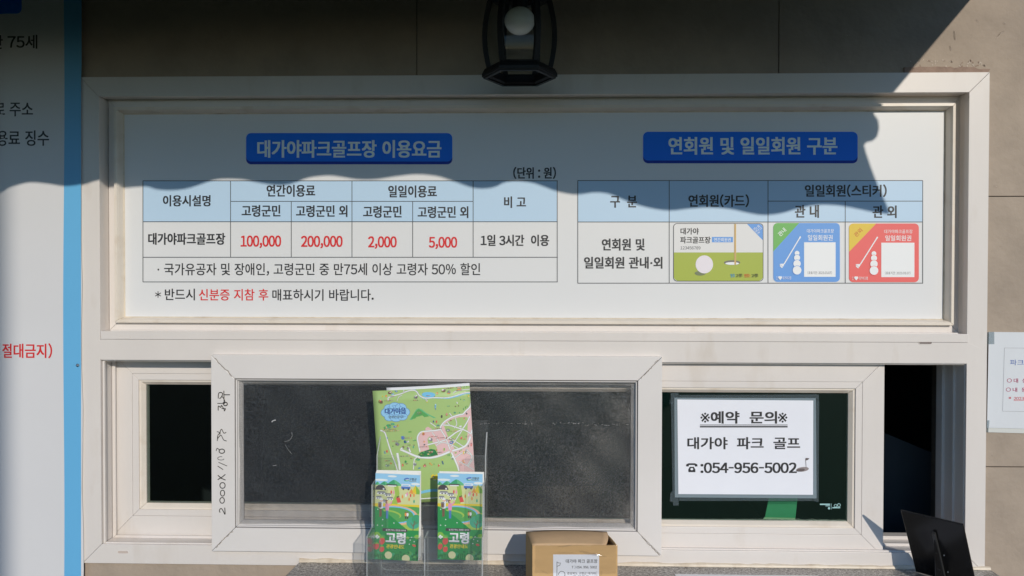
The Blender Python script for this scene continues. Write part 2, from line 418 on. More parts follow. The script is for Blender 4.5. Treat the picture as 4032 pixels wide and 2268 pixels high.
def sash(px, Y, th, stile_w, prof, m, beadm, label=None, glass=None, name='sliding_sash'):
    x0, x1, z0, z1 = px
    s = empty(name, (0, 0, 0), win)
    if label: s['label'] = label
    ring(s, px, [(0, Y), (stile_w * .64, Y), (stile_w * .64, Y + th), (0, Y + th)], m, gap=.00025)
    ring(s, px, [(stile_w * .64 + .0004, Y + .0004), (stile_w * .84, Y + .0004), (stile_w * .84, Y + th), (stile_w * .64 + .0004, Y + th)], m, rail='sash_bead', stile='sash_bead', gap=.00025)
    ring(s, px, [(stile_w * .84, Y + .004), (stile_w * .90, Y + .004), (stile_w, Y + .012), (stile_w, Y + th), (stile_w * .84, Y + th)], beadm, rail='glazing_bead', stile='glazing_bead', bev=.0003)
    if glass:
        box('glass_pane', x0 + stile_w - .004, x1 - stile_w + .004, Y + .0135, Y + .0185, z0 + stile_w - .004, z1 - stile_w + .004, glass, s)
    return s
# inner sash (left)
YL = .055
lx0 = U(441, 1800, YL).x; lz1 = U(560, 1432, YL).z; lz0 = U(560, 2112, YL).z
lw_ = U(575, 1800, YL + .01).x - lx0
sash((lx0, lx0 + .80, lz0, U(700, 1517, YL).z + lw_), YL, .028, lw_, None, PVC, PVCB, 'inner sliding sash at the left end', GLASS)
# middle sash (right)
YR = .021
rx1 = U(3480, 1800, YR).x
rw = rx1 - U(3338, 1800, YR + .012).x
rzb = (U(2640, 2183, YR).z + U(3450, 2193, YR).z) / 2
rzt = U(3000, 1546, YR + .012).z + rw
rs = sash((rx1 - .995, rx1, U(3000, 2050, YR + .012).z - rw, rzt), YR, .020, rw, None, PVC, PVCB, 'sliding sash with a taped notice on its glass', GLASSG)
# screen sash (front)
YS = -.014
sx0, sx1 = U(832, 1800, YS).x, U(2606, 1800, YS).x
sz1 = (U(900, 1397, YS).z + U(2550, 1405, YS).z) / 2; sz0 = (U(900, 2168, YS).z + U(2550, 2192, YS).z) / 2
scr = empty('screen_sash', (0, 0, 0), win); scr['label'] = 'sliding insect screen with handwriting on its stile'
swd = U(924, 1800, YS).x - sx0
SR = (sx0, sx1, sz0, sz1)
ring(scr, SR, [(0, YS), (swd, YS), (swd, YS + .022), (0, YS + .022)], PVC2, gap=.0005, bev=.001)
ring(scr, SR, [(swd, YS + .004), (swd + .0022, YS + .005), (swd + .0022, YS + .02), (swd, YS + .02)], GASK, rail='gasket', stile='gasket', bev=0)
ring(scr, SR, [(swd + .0022, YS + .002), (swd + .0046, YS + .003), (swd + .0046, YS + .016), (swd + .0022, YS + .016)], PVC2, rail='spline_bead', stile='spline_bead', bev=.0006)
ring(scr, SR, [(swd + .0046, YS + .008), (swd + .013, YS + .018), (swd + .013, YS + .021), (swd + .0046, YS + .021)], GASK if False else PVC2, rail='screen_channel', stile='screen_channel', bev=0)
# broken sealant lines on the mitres of the screen sash
for (a, b) in (((846, 1412), (914, 1482)), ((2592, 1418), (2524, 1490)), ((2525, 2112), (2600, 2187)), ((850, 2155), (915, 2090))):
    fl = Flat(on_plane(YS - .0006)); pts = []
    for i in range(15):
        t = i / 14; pts.append((a[0] + (b[0] - a[0]) * t + random.uniform(-3, 3), a[1] + (b[1] - a[1]) * t + random.uniform(-3, 3)))
    fl.line(pts, 2.6, mat('seam_dirt', C(150, 140, 128), .8)); fl.build('mitre_crack', scr)
# insect mesh: real wires
mx0, mx1, mz0, mz1 = sx0 + swd + .004, sx1 - swd - .004, sz0 + swd + .004, sz1 - swd - .004
MY = YS + .010
wv = []; wf = []
def sag(x, z):
    return .0016 * math.sin(9 * x + 4 * z) * math.sin(math.pi * (x - mx0) / (mx1 - mx0)) + .0008 * math.sin(31 * x - 23 * z + 1.3) + .00035 * math.sin(57 * x + 61 * z) + .0009 * math.exp(-((z - U(2200, 1668, 0).z) / .0022) ** 2) * (1 if x > U(1925, 1668, 0).x else 0)
def wire(a, b, w, n):
    k = len(wv); (xa, za), (xb, zb_) = a, b; vert = abs(xa - xb) < 1e-6
    for i in range(n + 1):
        t = i / n; x = xa + (xb - xa) * t; z = za + (zb_ - za) * t; y = MY + sag(x, z)
        if vert: wv.extend([(x - w, y, z), (x, y - w, z), (x + w, y, z)])
        else: wv.extend([(x, y + .0001, z - w), (x, y + .0001 - w, z), (x, y + .0001, z + w)])
    for i in range(n):
        q = k + 3 * i; wf.extend([(q, q + 1, q + 4, q + 3), (q + 1, q + 2, q + 5, q + 4)])
pitch = .00125; wr = .00013
i = 0
while mx0 + i * pitch < mx1: wire((mx0 + i * pitch, mz0), (mx0 + i * pitch, mz1), wr, 26); i += 1
i = 0
while mz0 + i * pitch < mz1: wire((mx0, mz0 + i * pitch), (mx1, mz0 + i * pitch), wr, 60); i += 1
WIRE = mat('mesh_wire', (.37, .37, .375), .27, .75, 330, metal=.9)  # noise in wire colour stands in for moire and mesh shadow speckle
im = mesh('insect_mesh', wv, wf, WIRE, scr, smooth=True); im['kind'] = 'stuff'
tv = Flat(lambda x, y, l: (U(x, y, MY - .0016).x, MY - .0016, U(x, y, MY - .0016).z)); TH = mat('frayed_thread', (.5, .5, .5), .3, .5, 600)
rt = random.Random(5)
tv.line(spline([(1070, 1662), (1076, 1656), (1086, 1654)], 4), 3.4, TH, 1)
tv.line(spline([(1120, 1738), (1138, 1734), (1150, 1718), (1148, 1702)], 6), .6, TH, 1); tv.line(spline([(1124, 1752), (1134, 1770), (1150, 1788)], 6), .5, TH, 1); tv.line([(1074, 1834), (1088, 1832)], 1.0, TH, 1)
for k in range(90):
    x = rt.uniform(1890, 2490); 
    if 2110 < x < 2170: continue
    y = 1668 + rt.gauss(0, 2.2) + (4 if x > 2300 else 0) - (x > 2380) * (x - 2380) * .0; l = rt.uniform(1.5, 5)
    tv.line([(x, y), (x + l, y + rt.uniform(-1.5, 1.5))], rt.uniform(.4, 1.0), TH, 1)
tv.build('frayed_crease', scr)
# handwriting on the left stile of the screen sash
hw = Flat(on_plane(YS - .0003)); 
def H(pts, w=3.4, sp=True):
    q = [(820 + x / 2.414, 1500 + y / 2.414) for x, y in pts]
    hw.line(spline(q, 6) if sp and len(q) > 2 else q, w, INK)
def HE(cx, cy, rx, ry, a0=0, a1=360, w=3.4):
    H([(cx + rx * math.cos(math.radians(t)), cy + ry * math.sin(math.radians(t))) for t in range(a0, a1 + 1, 30)], w)
H([(114, 1250), (106, 1236), (112, 1218), (126, 1214), (141, 1235), (156, 1264), (160, 1262), (159, 1235), (157, 1204)])
HE(132, 1135, 22, 27); HE(136, 1066, 20, 28); HE(136, 993, 25, 27)
H([(90, 938), (130, 915), (163, 888)], sp=False); H([(92, 896), (125, 925), (165, 942)], sp=False)
H([(90, 808), (142, 842)], 2.6, False); H([(98, 772), (180, 808)], 2.4, False)
HE(122, 735, 32, 16, 20, 300, 2.0); HE(130, 667, 26, 20); H([(108, 655), (86, 640), (76, 664)], 2.6)
H([(86, 570), (92, 545), (118, 515), (128, 522), (148, 560), (170, 568), (176, 570)], 2.6)
H([(84, 480), (112, 492), (96, 510), (88, 540), (92, 548)], 2.6); H([(112, 508), (118, 470), (130, 460), (150, 495), (172, 486)], 2.6)
H([(96, 280), (98, 238), (120, 250), (128, 232), (160, 285)], 3); H([(88, 212), (160, 212)], 2.6, False); H([(128, 262), (165, 262), (150, 285)], 2.6)
HE(165, 218, 18, 16); H([(97, 165), (100, 120), (120, 108), (138, 120), (128, 150), (108, 168)], 3); H([(150, 92), (152, 205)], 3, False); H([(150, 130), (208, 130)], 3, False); H([(128, 140), (150, 168), (160, 200), (140, 205)], 2.6)
hw.build('handwriting', scr)
# ------------------------------------------------------------------ price board in the upper light
YB = .0462
bx0, bx1 = OX0 + .0292, OX1 - .0292; bz0, bz1 = UZ0 + .0300, UZ1 - .0300
pb = empty('price_board', (0, YB, 0))
tag(pb, 'white printed fee board with two blue titles and two tables in the upper window', 'sign')
def on_board(Y, step=0.00006):
    def fn(x, y, l):
        p = U(x, y, Y); return (p.x, Y - l * step - YB, p.z)
    return fn
def bchild(o): return o
box('board_sheet', bx0, bx1, 0, .004, bz0, bz1, BOARD, pb)
YP = YB - .0003
def plate(x0, y0, x1, y1, t, tx):
    f = Flat(on_board(YP)); f.rrect(x0, y0 + 9, x1, y1, 20, BLUED); f.rrect(x0, y0, x1, y1 - 11, 20, BLUE)
    f.text(t, *tx, TITLE, .032); return f.build('title_plate', pb)
plate(969, 524, 1781, 647, '대가야파크골프장 이용요금', (1015, 553, 1736, 620))
plate(2532, 519, 3377, 643, '연회원 및 일일회원 구분', (2634, 541, 3295, 608))
f = Flat(on_board(YP))
def tab(f, rects, hl, vl):
    for r in rects: f.rect(*r, HEAD, 1)
    for x0, x1, y in hl: f.line([(x0 - 1, y), (x1 + 1, y)], 2.8, LINE, 3)
    for x, y0, y1 in vl: f.line([(x, y0), (x, y1)], 2.8, LINE, 4)
tab(f, [(563, 712, 2194, 872)],
    [(563, 2195, 712), (908, 1862, 793), (563, 2195, 873), (563, 2195, 1013), (563, 2195, 1110)],
    [(563, 712, 1110), (908, 712, 1013), (1147, 793, 1013), (1386, 712, 1013), (1625, 793, 1013), (1863, 712, 1013), (2194, 712, 1110)])
tab(f, [(2275, 712, 3633, 873)],
    [(2275, 3633, 711), (3024, 3633, 792), (2275, 3633, 874), (2275, 3633, 1115)],
    [(2275, 711, 1115), (2635, 711, 1115), (3024, 711, 1115), (3328, 792, 1115), (3633, 711, 1115)])
f.build('table_grid', pb)
BT = [('(단위 : 원)', 2022, 658, 2188, 704), ('이용시설명', 643, 769, 828, 812), ('연간이용료', 1051, 728, 1240, 774), ('일일이용료', 1530, 731, 1719, 777),
      ('고령군민', 953, 808, 1103, 853), ('고령군민 외', 1167, 809, 1367, 854), ('고령군민', 1431, 811, 1580, 857), ('고령군민 외', 1646, 813, 1843, 858),
      ('비 고', 1986, 774, 2070, 818), ('대가야파크골프장', 585, 918, 886, 963), ('1일 3시간  이용', 1894, 925, 2161, 968),
      ('구  분', 2404, 771, 2507, 817), ('연회원(카드)', 2712, 766, 2948, 815), ('일일회원(스티커)', 3170, 727, 3490, 775), ('관 내', 3131, 808, 3223, 857), ('관 외', 3437, 810, 3529, 858),
      ('연회원 및', 2371, 940, 2537, 986), ('일일회원 관내·외', 2301, 1012, 2607, 1057)]
for t in BT:
    f = Flat(on_board(YP)); f.layer = 5; f.text(*t, BLK, .030); f.build('lettering', pb)
for t, b in ((('· 국가유공자 및 장애인, 고령군민 중 만75세 이상 고령자 50% 할인', 621, 1036, 1890, 1085), .012), (('*', 611, 1147, 634, 1172), .014), (('반드시', 650, 1137, 767, 1182), .014), (('매표하시기 바랍니다.', 1073, 1139, 1471, 1184), .014)):
    f = Flat(on_board(YP)); f.layer = 5; f.text(*t, BLK, b); f.build('lettering', pb)
for t in (('100,000', 949, 928, 1106, 976), ('200,000', 1187, 929, 1348, 977), ('2,000', 1451, 931, 1561, 979), ('5,000', 1690, 933, 1799, 980), ('신분증 지참 후', 784, 1138, 1056, 1183)):
    f = Flat(on_board(YP)); f.layer = 5; f.text(*t, RED, .030 if t[0][0].isdigit() else .014); o = f.build('lettering', pb); o['label'] = 'red lettering'
# membership card picture
GRS = mat('card_green', C(160, 172, 62), .45); CBL = mat('card_blue', C(96, 150, 210), .45)
f = Flat(on_board(YP - .0004)); ap = f
f.rrect(2651, 879, 3006, 1108, 15, LINE); f.rrect(2653.5, 881.5, 3003.5, 1105.5, 13, mat('card_white', C(216, 214, 208), .45))
f.poly([(2653.5, 994), (3003.5, 994), (3003.5, 1093), (2999, 1101), (2990, 1105.5), (2667, 1105.5), (2658, 1101), (2653.5, 1093)], GRS)
f.poly([(2941, 881.8), (2992, 881.8), (3000, 886), (3003.3, 894), (3003.3, 946)], CBL)
f.text('대가야', 2680, 898, 2751, 923, BLK, .028); f.text('파크골프장', 2679, 932, 2797, 958, BLK, .028)
f.rect(2803, 933, 2886, 954, CBL); f.text('연간회원권', 2811, 937, 2877, 951, WHITE, .008)
f.text('123456789', 2679, 970, 2758, 982, LINE)
f.text('연간', 2978, 889, 2999, 905, WHITE, 0, rot=.75); f.text('회원권', 2963, 902, 2993, 915, WHITE, 0, rot=.75)
f.ell(2757, 1076, 22, 9, mat('card_shade_green', C(112, 120, 84), .45)); f.ell(2773, 1041, 34.5, 35.5, mat('card_ball', C(224, 216, 216), .45))
f.ell(2882.5, 1034, 32, 9.5, mat('card_hole', C(112, 108, 96), .45)); f.ell(2882.5, 1037.5, 27, 5.5, WHITE)
f.rect(2891, 881.8, 2898, 1042, mat('card_pole', C(206, 172, 108), .45)); f.rect(2893.6, 881.8, 2895, 1042, mat('card_pole_dark', C(170, 130, 70), .45))
f.text('힐링', 2876, 1078, 2892, 1092, mat('slogan_blue', C(60, 150, 190), .45), .01, rot=-.1); f.text('고령!', 2896, 1078, 2922, 1092, BLK, .01, rot=-.1)
f.text('맛있는', 2930, 1078, 2954, 1092, mat('slogan_red', C(226, 92, 52), .45), .01, rot=-.1); f.text('고령!', 2958, 1078, 2984, 1092, BLK, .01, rot=-.1)
f.build('membership_card_picture', pb)
def sticker(x0, y0, x1, y1, base, corner, ctext, ctm):
    f = Flat(on_board(YP - .0004)); kx = (x1 - x0) / 262; ky = (y1 - y0) / 232
    X = lambda x: x0 + (x - 3045) * kx
    Y = lambda y: y0 + (y - 878) * ky
    r = 17
    f.rrect(x0, y0, x1, y1, r, base)
    arc = [(x0 + r - r * math.sin(math.radians(a)), y0 + r - r * math.cos(math.radians(a))) for a in range(0, 91, 15)]
    f.poly([(X(3147), y0)] + arc + [(x0, Y(990))], corner)
    f.text(ctext, X(3062), Y(905), X(3096), Y(923), ctm, .01, rot=-.80)
    f.text('대가야파크골프장', X(3177), Y(902), X(3283), Y(917), WHITE, .004); f.text('일일회원권', X(3181), Y(925), X(3278), Y(947), WHITE, .012)
    f.rect(X(3166), Y(954), X(3290), Y(1090), WHITE)
    f.text('(유효기간: 2023.03.07)', X(3180), Y(1068), X(3275), Y(1080), BLK, .004)
    f.line([(X(3149), Y(936)), (X(3087), Y(1040))], 4.4, WHITE); f.line([(X(3152), Y(931)), (X(3147), Y(940))], 5.4, WHITE)
    f.poly([(X(3070), Y(1039)), (X(3086), Y(1038)), (X(3087), Y(1044)), (X(3079), Y(1056)), (X(3071), Y(1049))], WHITE)
    f.line([(X(3072), Y(1041)), (X(3082), Y(1052))], 1.2, base)
    for cy, rr in ((997, 10), (1015, 12.5), (1038, 15), (1064, 17.5)):
        f.ell(X(3138), Y(cy), rr + 1.2, rr + 1.2, base); f.ell(X(3138), Y(cy), rr - .6, rr - .6, WHITE)
    f.text('I', X(3057), Y(1089), X(3060), Y(1101), WHITE, .01); f.ell(X(3068), Y(1092), 4.6, 4.6, WHITE); f.ell(X(3074), Y(1092), 4.6, 4.6, WHITE)
    f.poly([(X(3063.6), Y(1094)), (X(3078.4), Y(1094)), (X(3071), Y(1103))], WHITE); f.text('대가야고령', X(3081), Y(1088), X(3114), Y(1101), WHITE, .004)
    return f.build('sticker_picture', pb)
f = sticker(3045, 878, 3307, 1110, CBL, mat('sticker_green', C(104, 172, 84), .45), '관내', WHITE); f['label'] = 'blue day member sticker picture'
f = sticker(3343, 880, 3618, 1111, mat('sticker_red', C(226, 96, 90), .45), mat('sticker_yellow', C(218, 186, 58), .45), '관외', mat('sticker_rust', C(190, 90, 34), .45)); f['label'] = 'red day member sticker picture'
# ------------------------------------------------------------------ banner at the left
YN = -.004
ban = empty('wall_banner', (U(160, 1134, YN).x, YN, 0))
tag(ban, 'tall white banner with a light blue right border hanging left of the window', 'banner')
bxo = ban.location.x
# curved sheet: left bend is added to darken that edge
def bcurve(x, off=0.0):
    """x in metres at the flat plane -> (x, y)"""
    x1 = U(48, 1134, YN).x; r = .11
    if x >= x1: return x, YN - off
    a = min((x1 - x) / r, 1.5)
    return x1 - (r + off) * math.sin(a), YN + r - (r + off) * math.cos(a)
bw0 = U(-160, 1134, YN).x; bw1 = U(321, 1134, YN).x; nB = 40; nz = 24
v = []; fcs = []
zlo, zhi = -1.2, 1.0
for i in range(nB + 1):
    for j in range(nz + 1):
        z = zlo + (zhi - zlo) * j / nz
        xx = bw0 + (bw1 - bw0) * (i / nB)
        if i == nB: xx += .0018 * math.sin(j * 1.9) + (.0015 if z > FZ1 else 0)
        x, y = bcurve(xx); v.append((x - bxo, y - YN, z))
for i in range(nB):
    for j in range(nz): fcs.append((i * (nz + 1) + j, (i + 1) * (nz + 1) + j, (i + 1) * (nz + 1) + j + 1, i * (nz + 1) + j + 1))
sh = mesh('banner_sheet', v, fcs, BAN, ban, smooth=True)
sm = sh.modifiers.new('thickness', 'SOLIDIFY'); sm.thickness = .0008; sm.offset = 0
def banfn(x, y, l):
    p = U(x, y, YN); a, b = bcurve(p.x, .0006 + l * .0002); return (a - bxo, b - YN, p.z)
f = Flat(banfn); ys = [-400 + 60 * k for k in range(58)]
pl = [(252 + 2.5 * math.sin(y / 260), y) for y in ys]; pr = [(320 + (2 if y < 300 else 0), y) for y in ys]
f.add(pl + pr, [(i, i + 1, len(ys) + i + 1, len(ys) + i) for i in range(len(ys) - 1)], SKYB); f.build('blue_border', ban)
for t, m_, b in ((('만 75세', -37, 138, 147, 192), BLK, .016), (('로 주소', -24, 405, 130, 458), BLK, .016), (('용료 징수', -14, 514, 193, 574), BLK, .016), (('절대금지)', 8, 1352, 205, 1410), RED, .022)):
    f = Flat(banfn); f.text(*t, m_, b); f.build('lettering', ban)
f = Flat(banfn)
for q in range(-120, 60, 10): f.rect(q, -30, q + 10, 54, BLUE, 1)
f.poly([(60, -30), (86, -30)] + [(66 + 20 * math.cos(math.radians(a)), 34 + 20 * math.sin(math.radians(a))) for a in range(0, 91, 15)] + [(60, 54)], BLUE, 1); f.build('blue_plate', ban)
p = U(307, 1438, YN)
bm = bmesh.new(); bmesh.ops.create_uvsphere(bm, u_segments=14, v_segments=8, radius=.0038)
me = bpy.data.meshes.new('screw'); bm.to_mesh(me); bm.free(); me.materials.append(STEEL)
o = bpy.data.objects.new('screw', me); COL.objects.link(o); o.parent = ban; o.location = (p.x - bxo, -.001, p.z)
# ------------------------------------------------------------------ notices
YG = YR + .0135
def notice_fn(Y, ori, step=.0001):
    def fn(x, y, l):
        p = U(x, y, Y); return (p.x - ori[0], Y - l * step - ori[1], p.z - ori[2])
    return fn
o0 = U(2933, 1760, YG)
nt1 = empty('window_notice', o0); tag(nt1, 'white notice with a phone number taped inside a clear sleeve to the right window glass', 'notice')
def quad_sheet(name, pts, Y, ori, m, parent, th=.0004):
    q = [U(x, y, Y) for x, y in pts]
    return prism_xz(name, [(a.x - ori[0], a.z - ori[2]) for a in q], Y - th - ori[1], Y - ori[1], m, parent)
quad_sheet('tape', [(2641, 1548), (2672, 1548), (2672, 1990), (2650, 1990), (2650, 1976), (2637, 1974), (2640, 1940), (2648, 1935)], YG - .0002, o0, TAPE, nt1)
quad_sheet('tape', [(2674, 1555), (3224, 1553), (3224, 1574), (2674, 1574)], YG - .0002, o0, TAPE, nt1)
quad_sheet('tape', [(3202, 1576), (3225, 1576), (3223, 1976), (3202, 1972)], YG - .0002, o0, TAPE, nt1)
quad_sheet('tape', [(2674, 1950), (3200, 1953), (3200, 1972), (2674, 1972)], YG - .0002, o0, TAPE, nt1)
quad_sheet('sleeve', [(2655, 1566), (3212, 1568), (3215, 1962), (2657, 1958)], YG - .0012, o0, FILM, nt1)
quad_sheet('paper', [(2667, 1573), (3202, 1577), (3201, 1948), (2671, 1945)], YG - .0018, o0, PAPER, nt1)
f = Flat(notice_fn(YG - .0026, o0))
for t, b in ((('예약  문의', 2800, 1620, 3058, 1667), .03), (('※', 2758, 1625, 2795, 1664), 0), (('※', 3063, 1625, 3100, 1664), 0), (('대가야  파크  골프', 2708, 1722, 3149, 1768), .026), ((':054-956-5002', 2760, 1822, 3136, 1862), .03)):
    f.text(*t, BLK, b, layer=1)
f.poly([(2711, 1859), (2710, 1849), (2716, 1838), (2732, 1838), (2738, 1849), (2738, 1859)], BLK, 1)
f.poly([(2701, 1836), (2703, 1828), (2712, 1824), (2736, 1824), (2745, 1828), (2747, 1836), (2737, 1837), (2735, 1831), (2713, 1831), (2711, 1837)], BLK, 1); f.ell(2724, 1847, 5.5, 4.5, PAPER, 14, layer=2)
f.rect(2756, 1672, 3101, 1674.5, BLK, 1); f.rect(2756, 1677.5, 3101, 1683, BLK, 1)
GRY = mat('clip_art_grey', C(140, 130, 126), .5); GRD = mat('clip_art_dark', C(92, 82, 80), .5)
f.ell(3160, 1848, 25, 9, GRY, a=-.12); f.ell(3152, 1851, 17, 6, GRD, a=-.12); f.line([(3174, 1842), (3172, 1806)], 1.8, GRD); f.poly([(3172, 1803), (3187, 1804), (3181, 1811), (3173, 1813)], GRD)
f.build('lettering', nt1)
# glass maker's mark
f = Flat(on_plane(YG - .0001)); MK = mat('etched_mark', C(150, 190, 186), .6)
f.ell(3303, 1989, 7, 7, MK); f.ell(3303, 1989, 5, 5, mat('etched_gap', (.01, .02, .02), .4)); f.ell(3290, 1991, 6.5, 6.5, MK); f.ell(3290, 1991, 4.6, 4.6, MATS['etched_gap'])
f.rect(3277, 1997, 3308, 2001, MK); f.rect(3272, 1982, 3273.4, 2006, MK); f.rect(3228, 1983, 3268, 1988, MK); f.rect(3250, 1990, 3268, 1993, MK); f.ell(3264, 2001, 4.5, 4.5, MK)
f.build('glass_mark', rs)
# notice on the wall, right
Yw = WY - .003
o1 = U(3960, 1500, Yw)
nt2 = empty('wall_notice', o1); tag(nt2, 'white sheet with blue and red lettering taped to the tiled wall right of the window', 'notice')
quad_sheet('back_sheet', [(3894, 1310), (4250, 1312), (4250, 1712), (3889, 1702)], Yw + .0014, o1, mat('aged_paper', C(200, 200, 190), .6), nt2)
quad_sheet('paper', [(3893, 1307), (4252, 1310), (4248, 1693), (3886, 1684)], Yw, o1, mat('cool_paper', C(206, 208, 206), .6, .015, 12, .25, 9), nt2, .0006)
quad_sheet('tape', [(3881, 1307), (3915, 1307), (3915, 1355), (3881, 1355)], Yw - .0009, o1, TAPE, nt2, .0002)
quad_sheet('tape', [(3880, 1655), (3896, 1655), (3892, 1702), (3878, 1702)], Yw - .0009, o1, TAPE, nt2, .0002)
f = Flat(notice_fn(Yw - .0009, o1)); NB = mat('notice_blue', C(52, 92, 160), .5); NR = mat('notice_crimson', C(168, 52, 92), .5); NR2 = mat('notice_red', C(200, 50, 60), .5)
f.line([(4240, 1372), (3955, 1370), (3948, 1619), (4240, 1624)], 1.4, mat('notice_rule', C(150, 148, 146), .5), 1)
f.text('파크골프장 안내', 3977, 1416, 4180, 1438, NB, .0, 1); f.text('○', 3965, 1490, 3984, 1506, NR, -.02, 1); f.text('대  상', 3992, 1490, 4044, 1507, NR, .012, 1)
f.text('○', 3961, 1526, 3980, 1542, NR, -.02, 1); f.text('내  용', 3988, 1526, 4042, 1543, NR, .012, 1); f.text('※', 3971, 1562, 3982, 1571, NR2, 0, 1); f.text('2023.', 3992, 1563, 4036, 1575, NR2, .008, 1); f.line([(3992, 1577), (4036, 1577)], 1.2, NR2, 1)
f.build('lettering', nt2)
# mortar strip chipped above the frame at the right
pts = []; n = 26
for i in range(n + 1):
    t = i / n; x = 3560 + (3898 - 3560) * t
    pts.append((x, 266 + random.uniform(-3.5, 3.5) + (9 * max(0, (t - .8)) / .2)))
top_ = [(U(x, y, WY - .002).x, U(x, y, WY - .002).z) for x, y in pts]
ms = prism_xz('mortar_strip', top_ + [(1.0, FZ1 + .0006), (top_[0][0], FZ1 + .0006)], WY - .0035, WY + .001, mat('brown_mortar', C(146, 124, 108), .95, .14, 60, .8, 150), wall)
cr = Flat(lambda x, y, l: (U(x, y, WY).x, WY - .0006, U(x, y, WY).z)); CRM = mat('tile_chip', C(192, 178, 160), .8); CRD = mat('tile_scratch', C(140, 124, 108), .8)
for k in range(46):
    x = random.uniform(3580, 3880); y = random.uniform(236, 262); cr.ell(x, y, random.uniform(2, 6), random.uniform(1, 3), CRM if random.random() < .6 else MATS['brown_mortar'], 7, random.uniform(0, 3), 1)
for (x, y, a, l) in ((3760, 140, 1.5, 34), (3930, 140, -.8, 26), (3945, 128, -.4, 16), (3848, 82, .2, 10), (3745, 190, 1.4, 14), (3955, 92, 0, 8), (3340, 138, .4, 6), (3920, 735, 0, 3), (3905, 1790, 1, 4)):
    for q in range(4):
        xx = x + random.uniform(-4, 4); yy = y + random.uniform(-4, 4); dx, dy = math.cos(a) * l / 2, math.sin(a) * l / 2
        cr.line([(xx - dx, yy - dy), (xx + random.uniform(-2, 2), yy + random.uniform(-2, 2)), (xx + dx, yy + dy)], random.uniform(.6, 1.3), CRM if q % 2 else CRD, 1)
cr.build('wall_scuffs', wall)
# ------------------------------------------------------------------ granite ledge
LZ = -.5365
led = empty('granite_ledge', (.25, -.16, LZ)); tag(led, 'speckled grey granite ledge below the ticket window', 'ledge')
lx0_ = U(1180, 2216, 0).x
led.location.x = 0
o = prism_xz('slab', [(0, 0)] * 4, 0, 1, GRAN, led) if False else None
v = [(lx0_, .16 + .006, 0), (1.012, .16 + .006, 0), (1.012, -.105, 0), (lx0_ - .014, -.105, 0)]
vv = v + [(a, b, -.03) for a, b, c in v]
fixn(mesh('slab', vv, [(0, 1, 2, 3), (7, 6, 5, 4), (0, 4, 5, 1), (1, 5, 6, 2), (2, 6, 7, 3), (3, 7, 4, 0)], GRAN, led), .0015)
# bead of sealant along the joint
v = []; fcs = []; N = 90
for i in range(N + 1):
    x = lx0_ + (1.010 - lx0_) * i / N; r = .0045 * random.uniform(.75, 1.25)
    for k in range(6):
        a = math.radians(-10 + 20 * k + 0); v.append((x, .16 - .0002 - r * math.cos(math.radians(90 * k / 5)) * 1.2, .0004 + r * math.sin(math.radians(90 * k / 5)) * 1.5))
for i in range(N):
    for k in range(5): fcs.append((i * 6 + k, i * 6 + k + 1, (i + 1) * 6 + k + 1, (i + 1) * 6 + k))
mesh('sealant_bead', v, fcs, SIL, led, smooth=True)
# sheets lying on the ledge
def lying(name, label, x0, x1, y0, y1, rz, m, th=.0025):
    e = empty(name, ((x0 + x1) / 2, (y0 + y1) / 2, LZ)); e.rotation_euler.z = rz
    tag(e, label, 'sheet')
    hx, hy = (x1 - x0) / 2, (y1 - y0) / 2
    box('sheet', -hx, hx, -hy, hy, 0.0006, th, m, e, .0004)
    return e
lying('plastic_board', 'white plastic board lying on the granite ledge in front of the right sash', U(2658, 2250, -.055).x, U(3225, 2258, -.055).x, -.215, -.052, 0, WHITE)
e = lying('printed_leaflet', 'printed sheet lying on the granite ledge beside the black stand', U(3490, 2262, -.06).x, U(3600, 2262, -.06).x, -.2, -.062, 0, PAPER, .0016)
f = Flat(lambda x, y, l: (x, y, .0018)); f.text('안내', -.02, .048, .012, .064, NB, .01, 1); f.build('lettering', e)
# ------------------------------------------------------------------ brochure holder
hold = empty('brochure_holder', (U(1680, 2200, -.15).x, -.15, LZ)); tag(hold, 'clear acrylic tiered brochure holder standing on the granite ledge', 'brochure holder')
hox, hoy, hoz = hold.location
hy = dict(front=-.225, mid=-.175, back=-.125, panel=-.080)
hxa, hxb = U(1447, 2150, hy['front']).x, U(1896, 2150, hy['front']).x
def upane(yv, ztop, zlow, inset_l, inset_r, r=.012, x0=hxa, x1=hxb):
    pts = [(x0, LZ + .002), (x0, ztop)]
    def arc(cx, cz, a0, a1): return [(cx + r * math.cos(math.radians(a0 + (a1 - a0) * i / 6)), cz + r * math.sin(math.radians(a0 + (a1 - a0) * i / 6))) for i in range(7)]
    pts += arc(x0 + inset_l - r, ztop - r, 90, 0); pts += arc(x0 + inset_l + r, zlow + r, 180, 270)
    pts += arc(x1 - inset_r - r, zlow + r, 270, 360); pts += arc(x1 - inset_r + r, ztop - r, 180, 90)
    pts += [(x1, ztop), (x1, LZ + .002)]
    n = len(pts); th = .0026
    v = [(x - hox, yv - hoy, z - hoz) for x, z in pts] + [(x - hox, yv + th - hoy, z - hoz) for x, z in pts]
    fs = [tuple(range(n)), tuple(range(2 * n - 1, n - 1, -1))] + [(i, (i + 1) % n, n + (i + 1) % n, n + i) for i in range(n)]
    return fixn(mesh('pocket_front', v, fs, [ACR, ACRE], hold, [0, 0] + [1] * n))
zf = lambda y, Y: U(1680, y, Y).z
upane(hy['front'], zf(2116, hy['front']), zf(2247, hy['front']), .026, .026)
upane(hy['mid'], zf(1911, hy['mid']), zf(2118, hy['mid']), .030, .030)
upane(hy['back'], zf(1794, hy['back']), zf(1990, hy['back']), .042, .042)
